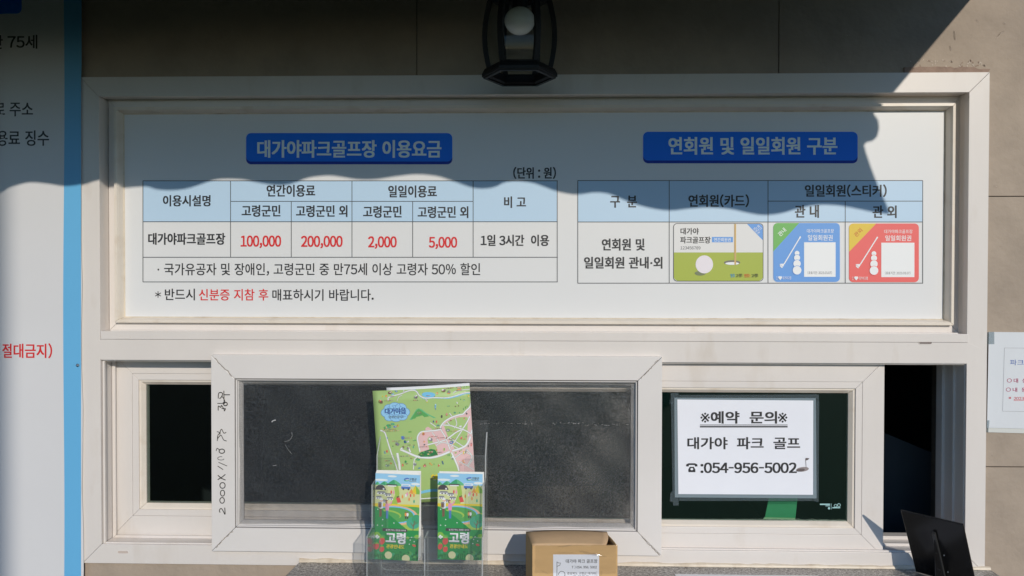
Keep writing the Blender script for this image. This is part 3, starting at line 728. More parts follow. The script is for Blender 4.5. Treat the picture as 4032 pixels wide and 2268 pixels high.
def panel(name, x0, x1, y0, y1, z0, z1):
    b_ = box(name, x0 - hox, x1 - hox, y0 - hoy, y1 - hoy, z0 - hoz, z1 - hoz, ACR, hold)
    b_.data.materials.append(ACRE)
    dims = sorted([(x1 - x0, 0), (y1 - y0, 1), (z1 - z0, 2)])[0][1]
    for p_ in b_.data.polygons:
        if abs(p_.normal[dims]) < .5: p_.material_index = 1
    return b_
panel('back_panel', hxa, hxb + .004, hy['panel'], hy['panel'] + .0026, LZ + .002, zf(1656, hy['panel']))
panel('base', hxa + .003, hxb - .003, hy['front'] + .003, hy['panel'] - .001, LZ + .001, LZ + .0036)
def side(x, th=.0026):
    ya, yb, yc, yd = hy['front'], hy['mid'], hy['back'], hy['panel']
    pr = [(ya + .003, LZ + .004), (ya + .003, zf(2116, ya)), (yb, zf(2110, ya)), (yb, zf(1911, yb)), (yc, zf(1905, yb)), (yc, zf(1794, yc)), (yd, zf(1700, yd)), (yd, LZ + .004)]
    n = len(pr)
    v = [(x - hox, y - hoy, z - hoz) for y, z in pr] + [(x + th - hox, y - hoy, z - hoz) for y, z in pr]
    fs = [tuple(range(n)), tuple(range(2 * n - 1, n - 1, -1))] + [(i, (i + 1) % n, n + (i + 1) % n, n + i) for i in range(n)]
    return fixn(mesh('side_panel', v, fs, [ACR, ACRE], hold, [0, 0] + [1] * n))
side(hxa - .0028); side(hxb + .0002)
panel('divider', (hxa + hxb) / 2 - .0012, (hxa + hxb) / 2 + .0012, hy['front'] + .004, hy['mid'] - .001, LZ + .004, zf(2125, hy['front']))
# ------------------------------------------------------------------ leaflets
def c_(n, *a): return mat(n, C(*[v + (214 - v) * .13 for v in a]), .38)
L = dict(sky=c_('print_sky', 140, 196, 226), cloud=c_('print_cloud', 226, 232, 232), pale=c_('print_pale_green', 204, 208, 140), field=c_('print_field', 150, 186, 70),
         grn=c_('print_green', 34, 134, 62), grn2=c_('print_mid_green', 76, 156, 72), dgr=c_('print_dark_green', 26, 104, 50), hill=c_('print_hill', 50, 150, 96), hill2=c_('print_hill_light', 88, 178, 116),
         teal=c_('print_teal', 60, 160, 120), yel=c_('print_yellow', 226, 196, 40), gy=c_('print_grey', 120, 122, 124), dk=c_('print_charcoal', 62, 58, 58), wh=c_('print_white', 226, 226, 222),
         bl=c_('print_blue', 70, 110, 180), rd=c_('print_red', 212, 74, 66), pk=c_('print_pink', 226, 140, 172), br=c_('print_brown', 110, 76, 58), pe=c_('print_peach', 226, 172, 130),
         riv=c_('print_river', 110, 186, 220), mel=c_('print_melon', 206, 206, 150), lg=c_('print_leaf', 120, 176, 60), orr=c_('print_orange', 226, 140, 60), rose=c_('print_rose', 222, 178, 172),
         map=c_('print_map_green', 156, 186, 104), navy=c_('print_navy', 34, 62, 130))
def leaflet_art(f):
    f.rect(0, 0, 333, 620, L['field']); f.rect(0, 0, 333, 90, L['sky'])
    for a in ((125, 17, 34, 7), (42, 46, 52, 8), (300, 66, 34, 9)): f.ell(*a, L['cloud'])
    for (x, y, w) in ((15, 60, 40), (70, 55, 60), (140, 42, 70)):
        f.poly([(x - w, 92), (x - w * .5, y + 18), (x - w * .15, y + 2), (x, y), (x + w * .2, y + 4), (x + w * .6, y + 22), (x + w, 92)], L['hill'])
        f.poly([(x, y), (x + w * .2, y + 4), (x + w * .6, y + 22), (x + w, 92), (x + w * .15, 92)], L['hill2'])
    f.rect(0, 84, 333, 215, L['pale']); f.poly([(140, 84), (172, 84), (182, 140), (168, 215), (120, 215), (150, 150)], L['field'])
    f.poly([(85, 74), (160, 74), (168, 82), (78, 82)], L['dk']); f.rect(92, 82, 156, 90, L['wh'])
    f.rrect(194, 68, 262, 96, 8, L['wh']); f.rect(194, 86, 262, 104, L['bl']); f.rect(202, 74, 250, 82, L['sky']); f.ell(210, 105, 7, 7, L['dk']); f.ell(248, 105, 7, 7, L['dk'])
    f.poly([(300, 74), (262, 138), (333, 138), (333, 120)], L['yel']); f.poly([(300, 74), (308, 138), (333, 138), (333, 112)], L['lg']); f.poly([(272, 98), (250, 135), (285, 135)], L['orr'])
    f.poly([(0, 118), (4, 98), (22, 84), (44, 80), (64, 88), (78, 108), (80, 118)], L['dk']); f.rect(56, 104, 68, 116, L['wh'])
    for (x, y, w) in ((45, 138, 60), (96, 150, 46), (28, 172, 40), (112, 176, 44), (60, 196, 40)):
        f.poly([(x - w * .6, y), (x - w * .4, y - 11), (x + w * .4, y - 11), (x + w * .6, y)], L['gy']); f.rect(x - w * .5, y, x + w * .5, y + 11, L['wh']); f.rect(x - w * .3, y + 2, x - w * .1, y + 9, L['dk']); f.rect(x + w * .1, y + 2, x + w * .3, y + 9, L['dk'])
    f.poly([(156, 170), (184, 166), (196, 200), (168, 206)], L['rd']); f.ell(166, 164, 5, 6, L['dk']); f.ell(177, 160, 5, 6, L['br'])
    for (x, y, k) in ((120, 130, 'rd'), (138, 132, 'pk'), (205, 160, 'orr'), (230, 150, 'wh'), (265, 148, 'rd'), (290, 146, 'orr'), (292, 190, 'teal'), (255, 176, 'orr'), (240, 140, 'pk')):
        f.ell(x, y, 6, 13, L[k]); f.ell(x, y - 14, 4, 4, L['pe'])
    f.rect(0, 215, 333, 420, L['field']); f.poly([(0, 215), (333, 215), (333, 232), (200, 224), (0, 236)], L['yel'])
    f.ell(290, 255, 90, 26, L['grn2']); f.ell(160, 246, 110, 20, L['lg'])
    f.ell(150, 296, 172, 72, L['pe']); f.ell(142, 293, 160, 62, L['riv']); f.ell(140, 293, 150, 54, L['grn2'])
    f.ell(110, 290, 90, 30, L['field'], a=.1); f.ell(104, 296, 84, 26, L['grn2'], a=.1)
    f.ell(290, 345, 52, 44, L['teal']); f.ell(312, 318, 34, 34, L['hill']); f.line([(288, 410), (292, 360), (302, 330)], 6, L['br']); f.line([(290, 372), (270, 345)], 4, L['br']); f.line([(292, 365), (318, 340)], 4, L['br'])
    f.poly([(0, 236), (50, 256), (110, 296), (170, 340), (230, 385), (262, 420), (333, 430), (333, 620), (0, 620)], L['grn'])
    f.poly([(0, 400), (333, 400), (333, 620), (0, 620)], L['grn'])
    # walker with a rucksack and companion
    f.rect(34, 248, 44, 312, L['br']); f.rect(44, 248, 52, 308, L['br']); f.rrect(32, 200, 60, 252, 9, L['wh']); f.rrect(24, 204, 50, 246, 9, L['gy']); f.rrect(28, 214, 44, 244, 5, L['br']); f.ell(48, 190, 12, 13, L['pe']); f.ell(46, 184, 13, 9, L['wh'])
    f.rect(84, 258, 92, 322, L['bl']); f.rect(93, 258, 101, 322, L['bl']); f.rrect(78, 212, 106, 264, 10, L['pk']); f.line([(100, 222), (118, 212), (126, 196)], 9, L['pk']); f.ell(88, 200, 11, 13, L['br']); f.ell(93, 202, 7, 9, L['pe'])
    for (x, k) in ((232, 'orr'), (246, 'wh')): f.rect(x - 5, 296, x + 5, 318, L['dk']); f.ell(x, 286, 8, 14, L[k]); f.ell(x, 270, 5, 6, L['br'])
    for (x, y) in ((22, 258), (22, 372), (145, 352), (58, 374), (20, 430), (60, 330), (270, 470), (280, 450), (300, 480), (264, 500)): f.ell(x, y, 4, 4, L['wh'], 10)
    f.rrect(60, 392, 246, 414, 5, L['dk']); f.text('숨겨진 역사, 찬란한 대가야', 84, 397, 236, 410, L['wh'], .012)
    f.text('고령', 90, 424, 234, 502, L['gy'], .045); f.text('고령', 88, 421, 232, 499, L['wh'], .035)
    f.text('관광안내도', 92, 508, 226, 536, L['yel'], .034)
    for (x, y, r, k) in ((20, 440, 24, 'lg'), (44, 452, 16, 'lg'), (62, 455, 18, 'grn2'), (320, 445, 20, 'lg'), (250, 455, 12, 'lg')): f.ell(x, y, r, r * .8, L[k])
    for (x, y) in ((20, 448), (32, 456), (12, 456), (22, 464)): f.ell(x, y, 7, 7, L['wh'], 10)
    for (x, y, rx, ry) in ((58, 486, 26, 32), (20, 526, 22, 28), (58, 545, 22, 26), (300, 508, 18, 10)): f.ell(x, y, rx * .8, ry * .85, L['rd'], a=.3); f.poly([(x - rx * .7, y - ry * .8), (x, y - ry * 1.1), (x + rx * .7, y - ry * .8), (x, y - ry * .6)], L['lg'])
    rr = random.Random(3)
    for i in range(46): f.ell(rr.uniform(0, 333), rr.uniform(560, 620), rr.uniform(8, 18), rr.uniform(6, 12), L[rr.choice(['dgr', 'grn2', 'dgr', 'hill'])], 9, rr.uniform(0, 3))
    for (x, y, r) in ((108, 586, 28), (240, 606, 30)): f.ell(x, y, r, r * .95, L['mel'])
    for (x, y, r) in ((56, 600, 24), (180, 594, 26)):
        f.ell(x, y, r * 1.2, r * .8, L['dgr'])
        for q in (-.6, 0, .6): f.line([(x + q * r * .8, y - r * .6), (x + q * r, y + r * .6)], 3, L['grn2'])
    f.ell(232, 32, 20, 9, L['bl'], a=-.2); f.ell(234, 41, 20, 6, L['teal'], a=-.1); f.ell(238, 37, 14, 3, L['wh'], a=-.1)
    f.text('고령군', 252, 22, 307, 41, L['dk'], .02); f.rect(252, 45, 306, 48, L['gy'])
    # clip artwork to the sheet
    f.v = f.v
def clamp_fn(w, h, W_, H_, y0=-.0003, step=-.000004):
    def fn(x, y, l):
        x = min(max(x, 0), W_); y = min(max(y, 0), H_)
        return (x / W_ * w, y0 + l * step, -y / H_ * h)
    return fn
LW, LH = .0905, .180
ART = None
def leaflet(px_tl, Y0, lean, rz, label, art, dy=0.0, group=None):
    global ART
    p = U(px_tl[0], px_tl[1], Y0)
    e = empty('leaflet', (p.x, Y0, p.z)); e.rotation_euler = (lean, rz, 0)
    tag(e, label, 'leaflet', group or 'tourist leaflets in the holder')
    box('sheet', 0, LW, 0, .0010, -LH, 0, mat('leaflet_paper', C(226, 224, 214), .5), e)
    if art:
        if ART is None:
            f = Flat(clamp_fn(LW, LH, 333, 620)); leaflet_art(f); o = f.build('cover_print', e); ART = o.data
        else:
            o = bpy.data.objects.new('cover_print', ART); COL.objects.link(o); o.parent = e
    return e
lean = math.atan(.014 / .18)
leaflet((1479, 1863), -.1560, lean, .035, 'green illustrated tourist leaflet at the front of the left stack', True)
for k, (dx, dy) in enumerate(((1, -2), (1.5, -5), (2.5, -8), (4, -12))):
    leaflet((1479 + dx, 1863 + dy), -.1560 + .0018 * (k + 1), lean, .03 - .006 * k, ['leaflet directly behind the front one of the left stack, white edge showing', 'third leaflet back in the left stack of the holder', 'fourth leaflet back in the left stack of the holder', 'rearmost leaflet of the left stack, highest and furthest right'][k], False)
leaflet((1724, 1863), -.1560, lean, .012, 'green illustrated tourist leaflet at the front of the right stack', True)
leaflet((1730, 1856), -.1525, lean, .008, 'rear leaflet of the right stack, only its white top edge showing', False)
# ------------------------------------------------------------------ map
MW, MH = .204, .242
YM = -.094
p = U(1467, 1539, YM)
mp = empty('folded_map', (p.x, YM, p.z)); mp.rotation_euler = (math.atan(.015 / .24) * 1, -.055, 0)
tag(mp, 'large folded green and pink illustrated tourist map standing in the back pocket', 'map')
def mapbend(x, z):
    return -.006 * math.sin(math.pi * min(max(x / MW, 0), 1)) + .004 * (x / MW) ** 3 * max(0, 1 + z / MH)
def msheet(name, off, m, x0=0, x1=MW, z1=0):
    v = []; fcs = []; NX, NZ = 16, 10
    for i in range(NX + 1):
        for j in range(NZ + 1):
            x = x0 + (x1 - x0) * i / NX; z = -MH + (MH + z1) * j / NZ
            v.append((x, mapbend(x, z) + off, z))
    for i in range(NX):
        for j in range(NZ): fcs.append((i * (NZ + 1) + j, (i + 1) * (NZ + 1) + j, (i + 1) * (NZ + 1) + j + 1, i * (NZ + 1) + j + 1))
    o = mesh(name, v, fcs, m, mp, smooth=True); s = o.modifiers.new('thickness', 'SOLIDIFY'); s.thickness = .0005; s.offset = 1; return o
msheet('front_fold', 0, L['map']); msheet('back_fold', .0016, L['wh'], .030, MW, .0055); msheet('back_fold', .003, L['wh'], .050, MW - .004, .0035)
def mapfn(x, y, l):
    u = (x - 65 - (y - 150) * .012) / 1450; vv_ = (y - 150) / 1690
    X = min(max(u, 0), 1) * MW; Z = -min(max(vv_, 0), 1) * MH
    return (X, mapbend(X, Z) - .0007 - l * .0000025, Z)
f = Flat(mapfn); rr = random.Random(11)
def strip(pts, w, m, under=None):
    q = spline(pts, 5)
    if under: f.line(q, w + 9, under)
    f.line(q, w, m)
rd_e = c_('road_edge', 168, 168, 150)
# pink district
f.poly([(1535, 420), (1460, 520), (1400, 560), (1300, 585), (1200, 610), (1100, 660), (1060, 720), (1060, 1140), (1180, 1110), (1600, 1000), (1560, 600)], L['rose'])
f.poly([(1070, 765), (960, 785), (850, 785), (770, 795), (715, 860), (722, 950), (745, 1080), (800, 1130), (860, 1160), (1070, 1145)], L['rose'])
f.poly([(830, 770), (835, 730), (870, 712), (920, 745), (950, 785)], L['rose'])
f.poly([(1190, 1100), (1600, 990), (1600, 1480), (1330, 1480), (1280, 1320)], L['rose'])
f.poly([(600, 600), (660, 520), (710, 450), (745, 432), (790, 450), (860, 510), (1000, 590)], L['hill2']); f.poly([(620, 590), (700, 480), (745, 440), (800, 480), (900, 560)], L['grn2'])
strip([(380, 230), (450, 215), (520, 195), (600, 175), (680, 150), (740, 190), (770, 250), (850, 295), (960, 290), (1080, 300), (1200, 310), (1330, 290), (1440, 262), (1520, 262)], 16, L['riv'])
for pts, w in (([(300, 300), (300, 260), (380, 232), (500, 205), (600, 170), (680, 162), (730, 185), (770, 245), (850, 285), (1000, 288), (1200, 300), (1440, 250), (1520, 250)], 13),
               ([(150, 740), (215, 775), (250, 900), (275, 1000), (300, 1090), (345, 1230), (375, 1340), (390, 1500)], 15), ([(390, 1085), (400, 1180), (410, 1250), (415, 1340)], 30),
               ([(440, 1035), (520, 1070), (600, 1110), (680, 1145), (760, 1165), (900, 1175), (1040, 1150), (1190, 1100), (1330, 1070), (1420, 1030), (1470, 960), (1500, 880), (1530, 800)], 26),
               ([(735, 1080), (715, 950), (708, 860), (760, 790), (850, 778), (960, 775), (1060, 765)], 18), ([(1060, 765), (1062, 720), (1120, 655), (1220, 600), (1330, 570), (1400, 560), (1440, 520), (1500, 470), (1530, 400)], 18),
               ([(1200, 1110), (1240, 1210), (1280, 1320), (1300, 1400)], 20), ([(850, 980), (960, 960), (1100, 930), (1180, 890), (1290, 820), (1380, 780), (1450, 690), (1500, 600)], 15),
               ([(1060, 770), (1100, 840), (1130, 900), (1160, 1000), (1190, 1090)], 13), ([(1090, 700), (1200, 715), (1290, 750), (1380, 785), (1460, 830), (1540, 900)], 13),
               ([(930, 800), (1000, 900), (1040, 980)], 9), ([(980, 1000), (1060, 960), (1180, 990), (1300, 1060)], 9), ([(1190, 900), (1300, 980), (1380, 1040)], 9), ([(1160, 660), (1200, 720)], 9), ([(1280, 600), (1300, 700), (1260, 760)], 8), ([(1380, 790), (1300, 900), (1200, 1040)], 10),
               ([(1250, 1200), (1400, 1130), (1560, 1230)], 9), ([(1420, 1080), (1500, 1200), (1420, 1340)], 9), ([(1300, 1250), (1420, 1330), (1520, 1400)], 8), ([(1440, 1340), (1560, 1180)], 8), ([(540, 150), (540, 200)], 8), ([(430, 310), (460, 250), (510, 230)], 5), ([(1290, 100), (1300, 160)], 6), ([(1270, 240), (1330, 210), (1520, 200)], 8), ([(910, 655), (990, 720)], 9), ([(1200, 530), (1240, 590)], 8), ([(440, 1035), (480, 1000)], 18), ([(560, 1000), (590, 1080)], 18), ([(620, 1340), (640, 1200), (680, 1160)], 10)):
    strip(pts, w, L['wh'], rd_e)
f.ell(1195, 1098, 20, 20, L['rose']); f.ell(1502, 885, 16, 20, L['rose'])
f.poly([(700, 1120), (760, 1080), (900, 1045), (960, 1060), (1000, 1140), (880, 1160), (740, 1155)], L['dgr'])
for _ in range(26): f.ell(rr.uniform(730, 970), rr.uniform(1070, 1150), rr.uniform(8, 20), rr.uniform(6, 12), L[rr.choice(['br', 'grn2', 'lg', 'pe', 'grn'])], 8)
f.ell(905, 240, 100, 40, L['riv'], a=.1); f.line([(815, 215), (1000, 265)], 22, L['br'])
# cloud with the title
for (x, y, rx, ry) in ((390, 475, 160, 95), (300, 420, 70, 60), (390, 385, 80, 50), (480, 410, 80, 60), (250, 480, 70, 60), (540, 480, 70, 60), (300, 550, 70, 50), (400, 565, 80, 48), (500, 545, 70, 50)): f.ell(x, y, rx + 6, ry + 6, L['bl'], layer=200)
for (x, y, rx, ry) in ((390, 475, 160, 95), (300, 420, 70, 60), (390, 385, 80, 50), (480, 410, 80, 60), (250, 480, 70, 60), (540, 480, 70, 60), (300, 550, 70, 50), (400, 565, 80, 48), (500, 545, 70, 50)): f.ell(x, y, rx, ry, L['sky'], layer=203)
f.layer = 210
f.text('대가야읍', 242, 412, 552, 505, L['navy'], .035); f.text('관광안내지도', 292, 527, 520, 565, L['dk'], .02)
for (x, y, rx, ry, k) in ((330, 185, 45, 35, 'br'), (370, 205, 30, 20, 'riv'), (425, 165, 30, 20, 'bl'), (180, 315, 50, 42, 'br'), (170, 300, 28, 20, 'rd'), (215, 235, 14, 22, 'yel'), (270, 230, 20, 25, 'orr'), (715, 265, 46, 40, 'gy'), (715, 245, 30, 16, 'wh'), (1035, 225, 22, 26, 'orr'), (1130, 195, 45, 35, 'br'), (1120, 180, 25, 15, 'wh'), (1205, 215, 40, 30, 'gy'), (1205, 240, 36, 12, 'orr'), (1360, 160, 55, 28, 'gy'), (1360, 190, 50, 14, 'orr'), (1495, 300, 15, 22, 'yel'), (1375, 340, 12, 15, 'grn'), (1425, 355, 18, 20, 'grn2'), (1440, 160, 9, 26, 'grn'), (1475, 155, 8, 22, 'grn'),
                          (1410, 485, 9, 28, 'grn'), (1440, 465, 9, 28, 'grn'), (1465, 455, 9, 26, 'grn'), (1280, 530, 24, 20, 'hill'), (1350, 535, 14, 15, 'hill'), (1190, 425, 30, 12, 'grn2'), (600, 775, 40, 14, 'grn2'), (660, 905, 38, 15, 'grn2'), (1060, 130, 40, 10, 'grn2'),
                          (230, 700, 40, 28, 'grn2'), (280, 670, 50, 30, 'hill'), (345, 650, 45, 26, 'teal'), (380, 690, 40, 20, 'bl'), (290, 700, 50, 18, 'teal'), (420, 675, 16, 32, 'orr'),
                          (400, 950, 46, 42, 'gy'), (490, 860, 38, 42, 'bl'), (520, 920, 30, 36, 'navy'), (560, 920, 24, 24, 'wh'), (485, 1000, 26, 26, 'br'), (555, 1020, 26, 30, 'gy'), (330, 980, 14, 14, 'dgr'), (640, 1000, 14, 34, 'teal'), (650, 975, 14, 18, 'br'),
                          (200, 1070, 15, 34, 'bl'), (235, 1055, 18, 32, 'rd'), (250, 855, 14, 16, 'bl'), (800, 815, 28, 32, 'rd'), (795, 795, 12, 20, 'yel'), (1165, 780, 50, 34, 'gy'), (1195, 800, 20, 16, 'lg'), (1355, 740, 30, 18, 'wh'), (1215, 640, 20, 18, 'br'), (1455, 555, 20, 26, 'dk'), (1415, 630, 12, 30, 'rd'),
                          (905, 905, 40, 38, 'gy'), (890, 895, 25, 25, 'wh'), (805, 930, 20, 20, 'orr'), (805, 975, 22, 14, 'dk'), (1140, 895, 14, 28, 'br'), (1210, 965, 42, 36, 'bl'), (1240, 990, 16, 14, 'orr'), (1360, 910, 18, 38, 'rd'), (1405, 930, 26, 10, 'rd'), (1095, 1065, 18, 40, 'lg'), (985, 1065, 12, 20, 'rd'), (1500, 1020, 18, 42, 'rd'), (1455, 1040, 10, 28, 'dk'), (1325, 1105, 16, 14, 'br'), (1265, 1125, 22, 16, 'lg'), (1385, 1130, 16, 40, 'yel'), (1418, 1115, 15, 50, 'gy'), (1375, 1265, 18, 45, 'orr'), (1335, 1312, 18, 8, 'br'),
                          (465, 1265, 22, 34, 'rd'), (510, 1220, 22, 34, 'grn'), (530, 1250, 26, 10, 'dk'), (700, 1190, 45, 30, 'hill'), (650, 1260, 34, 34, 'gy'), (600, 1170, 22, 16, 'br'), (710, 1320, 30, 18, 'bl'), (795, 1290, 34, 28, 'rd'), (800, 1265, 16, 14, 'dk'), (875, 1260, 18, 22, 'orr'), (900, 1280, 14, 18, 'orr'), (935, 1272, 9, 18, 'grn'), (1005, 1295, 16, 30, 'rd'), (1065, 1260, 14, 46, 'navy'), (1062, 1215, 12, 14, 'yel'), (1210, 1190, 24, 36, 'wh'), (1215, 1210, 20, 24, 'gy'), (1150, 1150, 9, 24, 'grn'), (1170, 1150, 8, 24, 'grn'),
                          (230, 1265, 44, 30, 'gy'), (285, 1235, 20, 20, 'orr'), (1000, 410, 17, 50, 'riv'), (1000, 450, 9, 28, 'bl'), (875, 320, 17, 40, 'wh'), (880, 345, 22, 10, 'yel'), (1295, 436, 16, 16, 'br'), (1340, 432, 16, 16, 'br'), (1322, 385, 14, 24, 'wh'), (1085, 570, 17, 34, 'dk'), (1160, 545, 18, 30, 'rd'), (960, 640, 14, 32, 'navy'), (1003, 645, 14, 30, 'rd'), (1025, 700, 34, 20, 'teal'),
                          (910, 1450, 40, 40, 'yel'), (930, 1500, 34, 20, 'wh'), (880, 1490, 12, 24, 'rd')):
    if rx + ry < 34: f.ell(x, y, rx * .6, ry * .6, L[k], 8)
    else:
        f.ell(x, y, rx * .72, ry * .66, L[k], 9, rr.uniform(-.3, .3))
        for q in range(3): f.ell(x + rr.uniform(-.5, .5) * rx, y + rr.uniform(-.5, .5) * ry, rx * rr.uniform(.15, .32), ry * rr.uniform(.15, .32), L[rr.choice(['wh', 'gy', 'br', 'lg', 'pe', 'grn2', k])], 7)
for (x, y, w) in ((310, 300, 140), (365, 240, 70), (290, 725, 210), (320, 750, 260), (570, 865, 110), (390, 903, 140), (560, 970, 110), (800, 1005, 150), (720, 308, 90), (1215, 160, 110), (1365, 203, 90), (755, 490, 70), (755, 515, 80), (1060, 885, 140), (960, 858, 110), (1265, 800, 90), (1035, 1100, 80), (510, 1132, 160), (880, 1082, 110), (910, 250, 70), (240, 1195, 95), (1030, 745, 130), (1230, 915, 110), (1455, 890, 60)):
    n = int(w / 11)
    for k in range(n):
        f.rect(x - w / 2 + k * 11, y - 6, x - w / 2 + k * 11 + 7, y + 6 - rr.uniform(0, 4), L[rr.choice(['rd', 'pe', 'br', 'rose'])] if rr.random() < .6 else L['gy'])
strip([(640, 1700), (900, 1660), (1200, 1690), (1500, 1660)], 40, L['riv']); f.rect(65, 1740, 1600, 1850, L['gy']); strip([(700, 1780), (1100, 1775), (1500, 1800)], 16, L['wh'])
f.poly([(1050, 1640), (1120, 1540), (1180, 1640)], L['bl']); f.poly([(900, 1500), (960, 1420), (1030, 1500)], L['yel'])
f.build('map_print', mp)
# ------------------------------------------------------------------ cardboard box
BXo = (.0975, -.137, LZ)
cb = empty('cardboard_box', BXo); cb.rotation_euler.z = -.0
tag(cb, 'small brown cardboard box with a white printed label and packing tape on the ledge', 'box')
FL, FR, BL_, BR_ = (.0125, -.182), (.1805, -.182), (-.0012, -.093), (.168, -.093)
def cbl(p, z): return (p[0] - BXo[0], p[1] - BXo[1], z - LZ)
zt_ = -.4285; zb2 = -.434
def slab(name, quad, th, m, parent):
    """thin plate from a quad, thickened along its normal"""
    q = [Vector(a) for a in quad]; nrm = (q[1] - q[0]).cross(q[3] - q[0]).normalized() * th
    v = q + [a + nrm for a in q]
    return fixn(mesh(name, v, [(0, 1, 2, 3), (7, 6, 5, 4), (0, 4, 5, 1), (1, 5, 6, 2), (2, 6, 7, 3), (3, 7, 4, 0)], m, parent), .0004)
z0_ = LZ + .0005
slab('front_side', [cbl(FL, z0_), cbl(FR, z0_), cbl(FR, zt_), cbl(FL, zt_ - .003)], -.002, CARDB, cb)
slab('left_side', [cbl(BL_, z0_), cbl(FL, z0_), cbl(FL, zt_ - .003), cbl(BL_, zb2)], -.002, CARDB, cb)
slab('right_side', [cbl(FR, z0_), cbl(BR_, z0_), cbl(BR_, zb2 - .03), cbl((.1805, -.178), zt_ - .006)], -.002, CARDB, cb)
slab('back_side', [cbl(BR_, z0_), cbl(BL_, z0_), cbl(BL_, zb2), cbl(BR_, zb2)], -.002, CARDB, cb)
# bowed lid flap
v = []; fcs = []; NX, NY = 14, 8
for i in range(NX + 1):
    for j in range(NY + 1):
        u = i / NX; t = j / NY
        ue = u * (0.86 + .10 * t) 
        a = Vector(FL).lerp(Vector(FR), ue); b = Vector(BL_).lerp(Vector(BR_), min(u * 1.0, 1))
        q = a.lerp(b, t)
        z = (zt_ - .002) * (1 - t) + (zb2 + .001) * t + .0045 * math.sin(math.pi * t) * (.4 + .6 * math.sin(math.pi * u)) + .004 * t * math.sin(math.pi * u * .9)
        v.append((q.x - BXo[0], q.y + .001 - BXo[1], z - LZ))
for i in range(NX):
    for j in range(NY): fcs.append((i * (NY + 1) + j, (i + 1) * (NY + 1) + j, (i + 1) * (NY + 1) + j + 1, i * (NY + 1) + j + 1))
o = mesh('lid_flap', v, fcs, CARDI, cb, smooth=True); s = o.modifiers.new('thickness', 'SOLIDIFY'); s.thickness = .0014
# right standing flap (curved)
v = []; fcs = []
for i in range(9):
    t = i / 8; q = Vector((.1795, -.180)).lerp(Vector(BR_), t)
    ztop = zt_ - .004 + .012 * math.sin(math.pi * min(t * .8 + .2, 1)) * .3 + (zb2 - zt_ + .006) * t
    v += [(q.x + .001 - BXo[0], q.y - BXo[1], zt_ - .035 - LZ), (q.x - .006 * t + .001 - BXo[0], q.y - BXo[1], ztop - LZ)]
for i in range(8): fcs.append((2 * i, 2 * i + 2, 2 * i + 3, 2 * i + 1))
o = mesh('side_flap', v, fcs, CARDB, cb, smooth=True); s = o.modifiers.new('thickness', 'SOLIDIFY'); s.thickness = .0014
def bf(Y, step=.0001):
    def fn(x, y, l):
        p = U(x, y, Y); return (p.x - BXo[0], Y - l * step - BXo[1], p.z - LZ)
    return fn
f = Flat(bf(-.1825)); f.rect(2178, 2183, 2359, 2500, PAPER, 1)
lab = f.build('label_sheet', cb)
f = Flat(bf(-.1828))
for t, b in ((('대가야 파크 골프장', 2228, 2202, 2352, 2217), .012), (('T ) 054. 956. 5002', 2251, 2227, 2350, 2239), .012), (('경상북도 고령군 대가야', 2233, 2252, 2345, 2262), .004), (('읍 왕릉로', 2256, 2266, 2318, 2276), .004)): f.text(*t, BLK, b, layer=1)
f.line([(2193, 2211), (2193, 2275)], 1.8, BLK, 1); f.line([(2193, 2213), (2200, 2217), (2207, 2216), (2205, 2225), (2194, 2230)], 1.8, BLK, 1)
f.line([(2212 + 13 * math.cos(t / 10), 2262 + 13 * math.sin(t / 10)) for t in range(30, 96, 6)], 1.8, BLK, 1)
f.build('lettering', cb)
# crinkled packing tape over the top edge and label
def crumple(name, x0, x1, y0, y1, z0, z1, seed, amp, par, m=PTAPE, n=16, k=8):
    r = random.Random(seed); v = []; fcs = []
    for i in range(n + 1):
        for j in range(k + 1):
            u = i / n; t = j / k
            v.append((x0 + (x1 - x0) * u + r.uniform(-amp, amp), y0 + (y1 - y0) * t + r.uniform(-amp, amp) * (1.5 if abs(y1 - y0) < .01 else 1), z0 + (z1 - z0) * t + r.uniform(-amp, amp)))
    for i in range(n):
        for j in range(k): fcs.append((i * (k + 1) + j, (i + 1) * (k + 1) + j, (i + 1) * (k + 1) + j + 1, i * (k + 1) + j + 1))
    return mesh(name, v, fcs, m, par, smooth=True)
crumple('packing_tape', .018 - BXo[0], .178 - BXo[0], -.1850 - BXo[1], -.1845 - BXo[1], .052, .1085, 4, .0011, cb, n=22, k=9)
crumple('packing_tape', .120 - BXo[0], .170 - BXo[0], -.1858 - BXo[1], -.1852 - BXo[1], .0, .030, 14, .0014, cb, n=10, k=8)
def wrinkle(px, rad_, name='tape_wrinkle'):
    pts = [U(x, y, -.1862) for x, y in spline(px, 5)]; v = []; fcs = []; n = len(pts)
    for i, p_ in enumerate(pts):
        rr_ = rad_ * (.3 + .7 * math.sin(math.pi * i / (n - 1)))
        for k in range(7):
            a = math.radians(30 * k); v.append((p_.x - BXo[0], p_.y - BXo[1] - rr_ * math.sin(a), p_.z - LZ + rr_ * math.cos(a)))
    for i in range(n - 1):
        for k in range(6): fcs.append((i * 7 + k, i * 7 + k + 1, (i + 1) * 7 + k + 1, (i + 1) * 7 + k))
    return mesh(name, v, fcs, PTAPE, cb, smooth=True)
wrinkle([(2280, 2170), (2300, 2173), (2330, 2181), (2350, 2184), (2388, 2192)], .0022); wrinkle([(2336, 2179), (2352, 2183), (2372, 2187)], .0026)
wrinkle([(2182, 2178), (2230, 2177), (2272, 2178)], .0009); wrinkle([(2196, 2153), (2230, 2150), (2256, 2143)], .0012); wrinkle([(2364, 2142), (2390, 2146), (2428, 2148)], .0012)
wrinkle([(2352, 2250), (2346, 2258), (2352, 2266)], .003); wrinkle([(2366, 2248), (2370, 2258), (2362, 2268)], .002); wrinkle([(2128, 2246), (2145, 2252), (2160, 2262)], .0008)
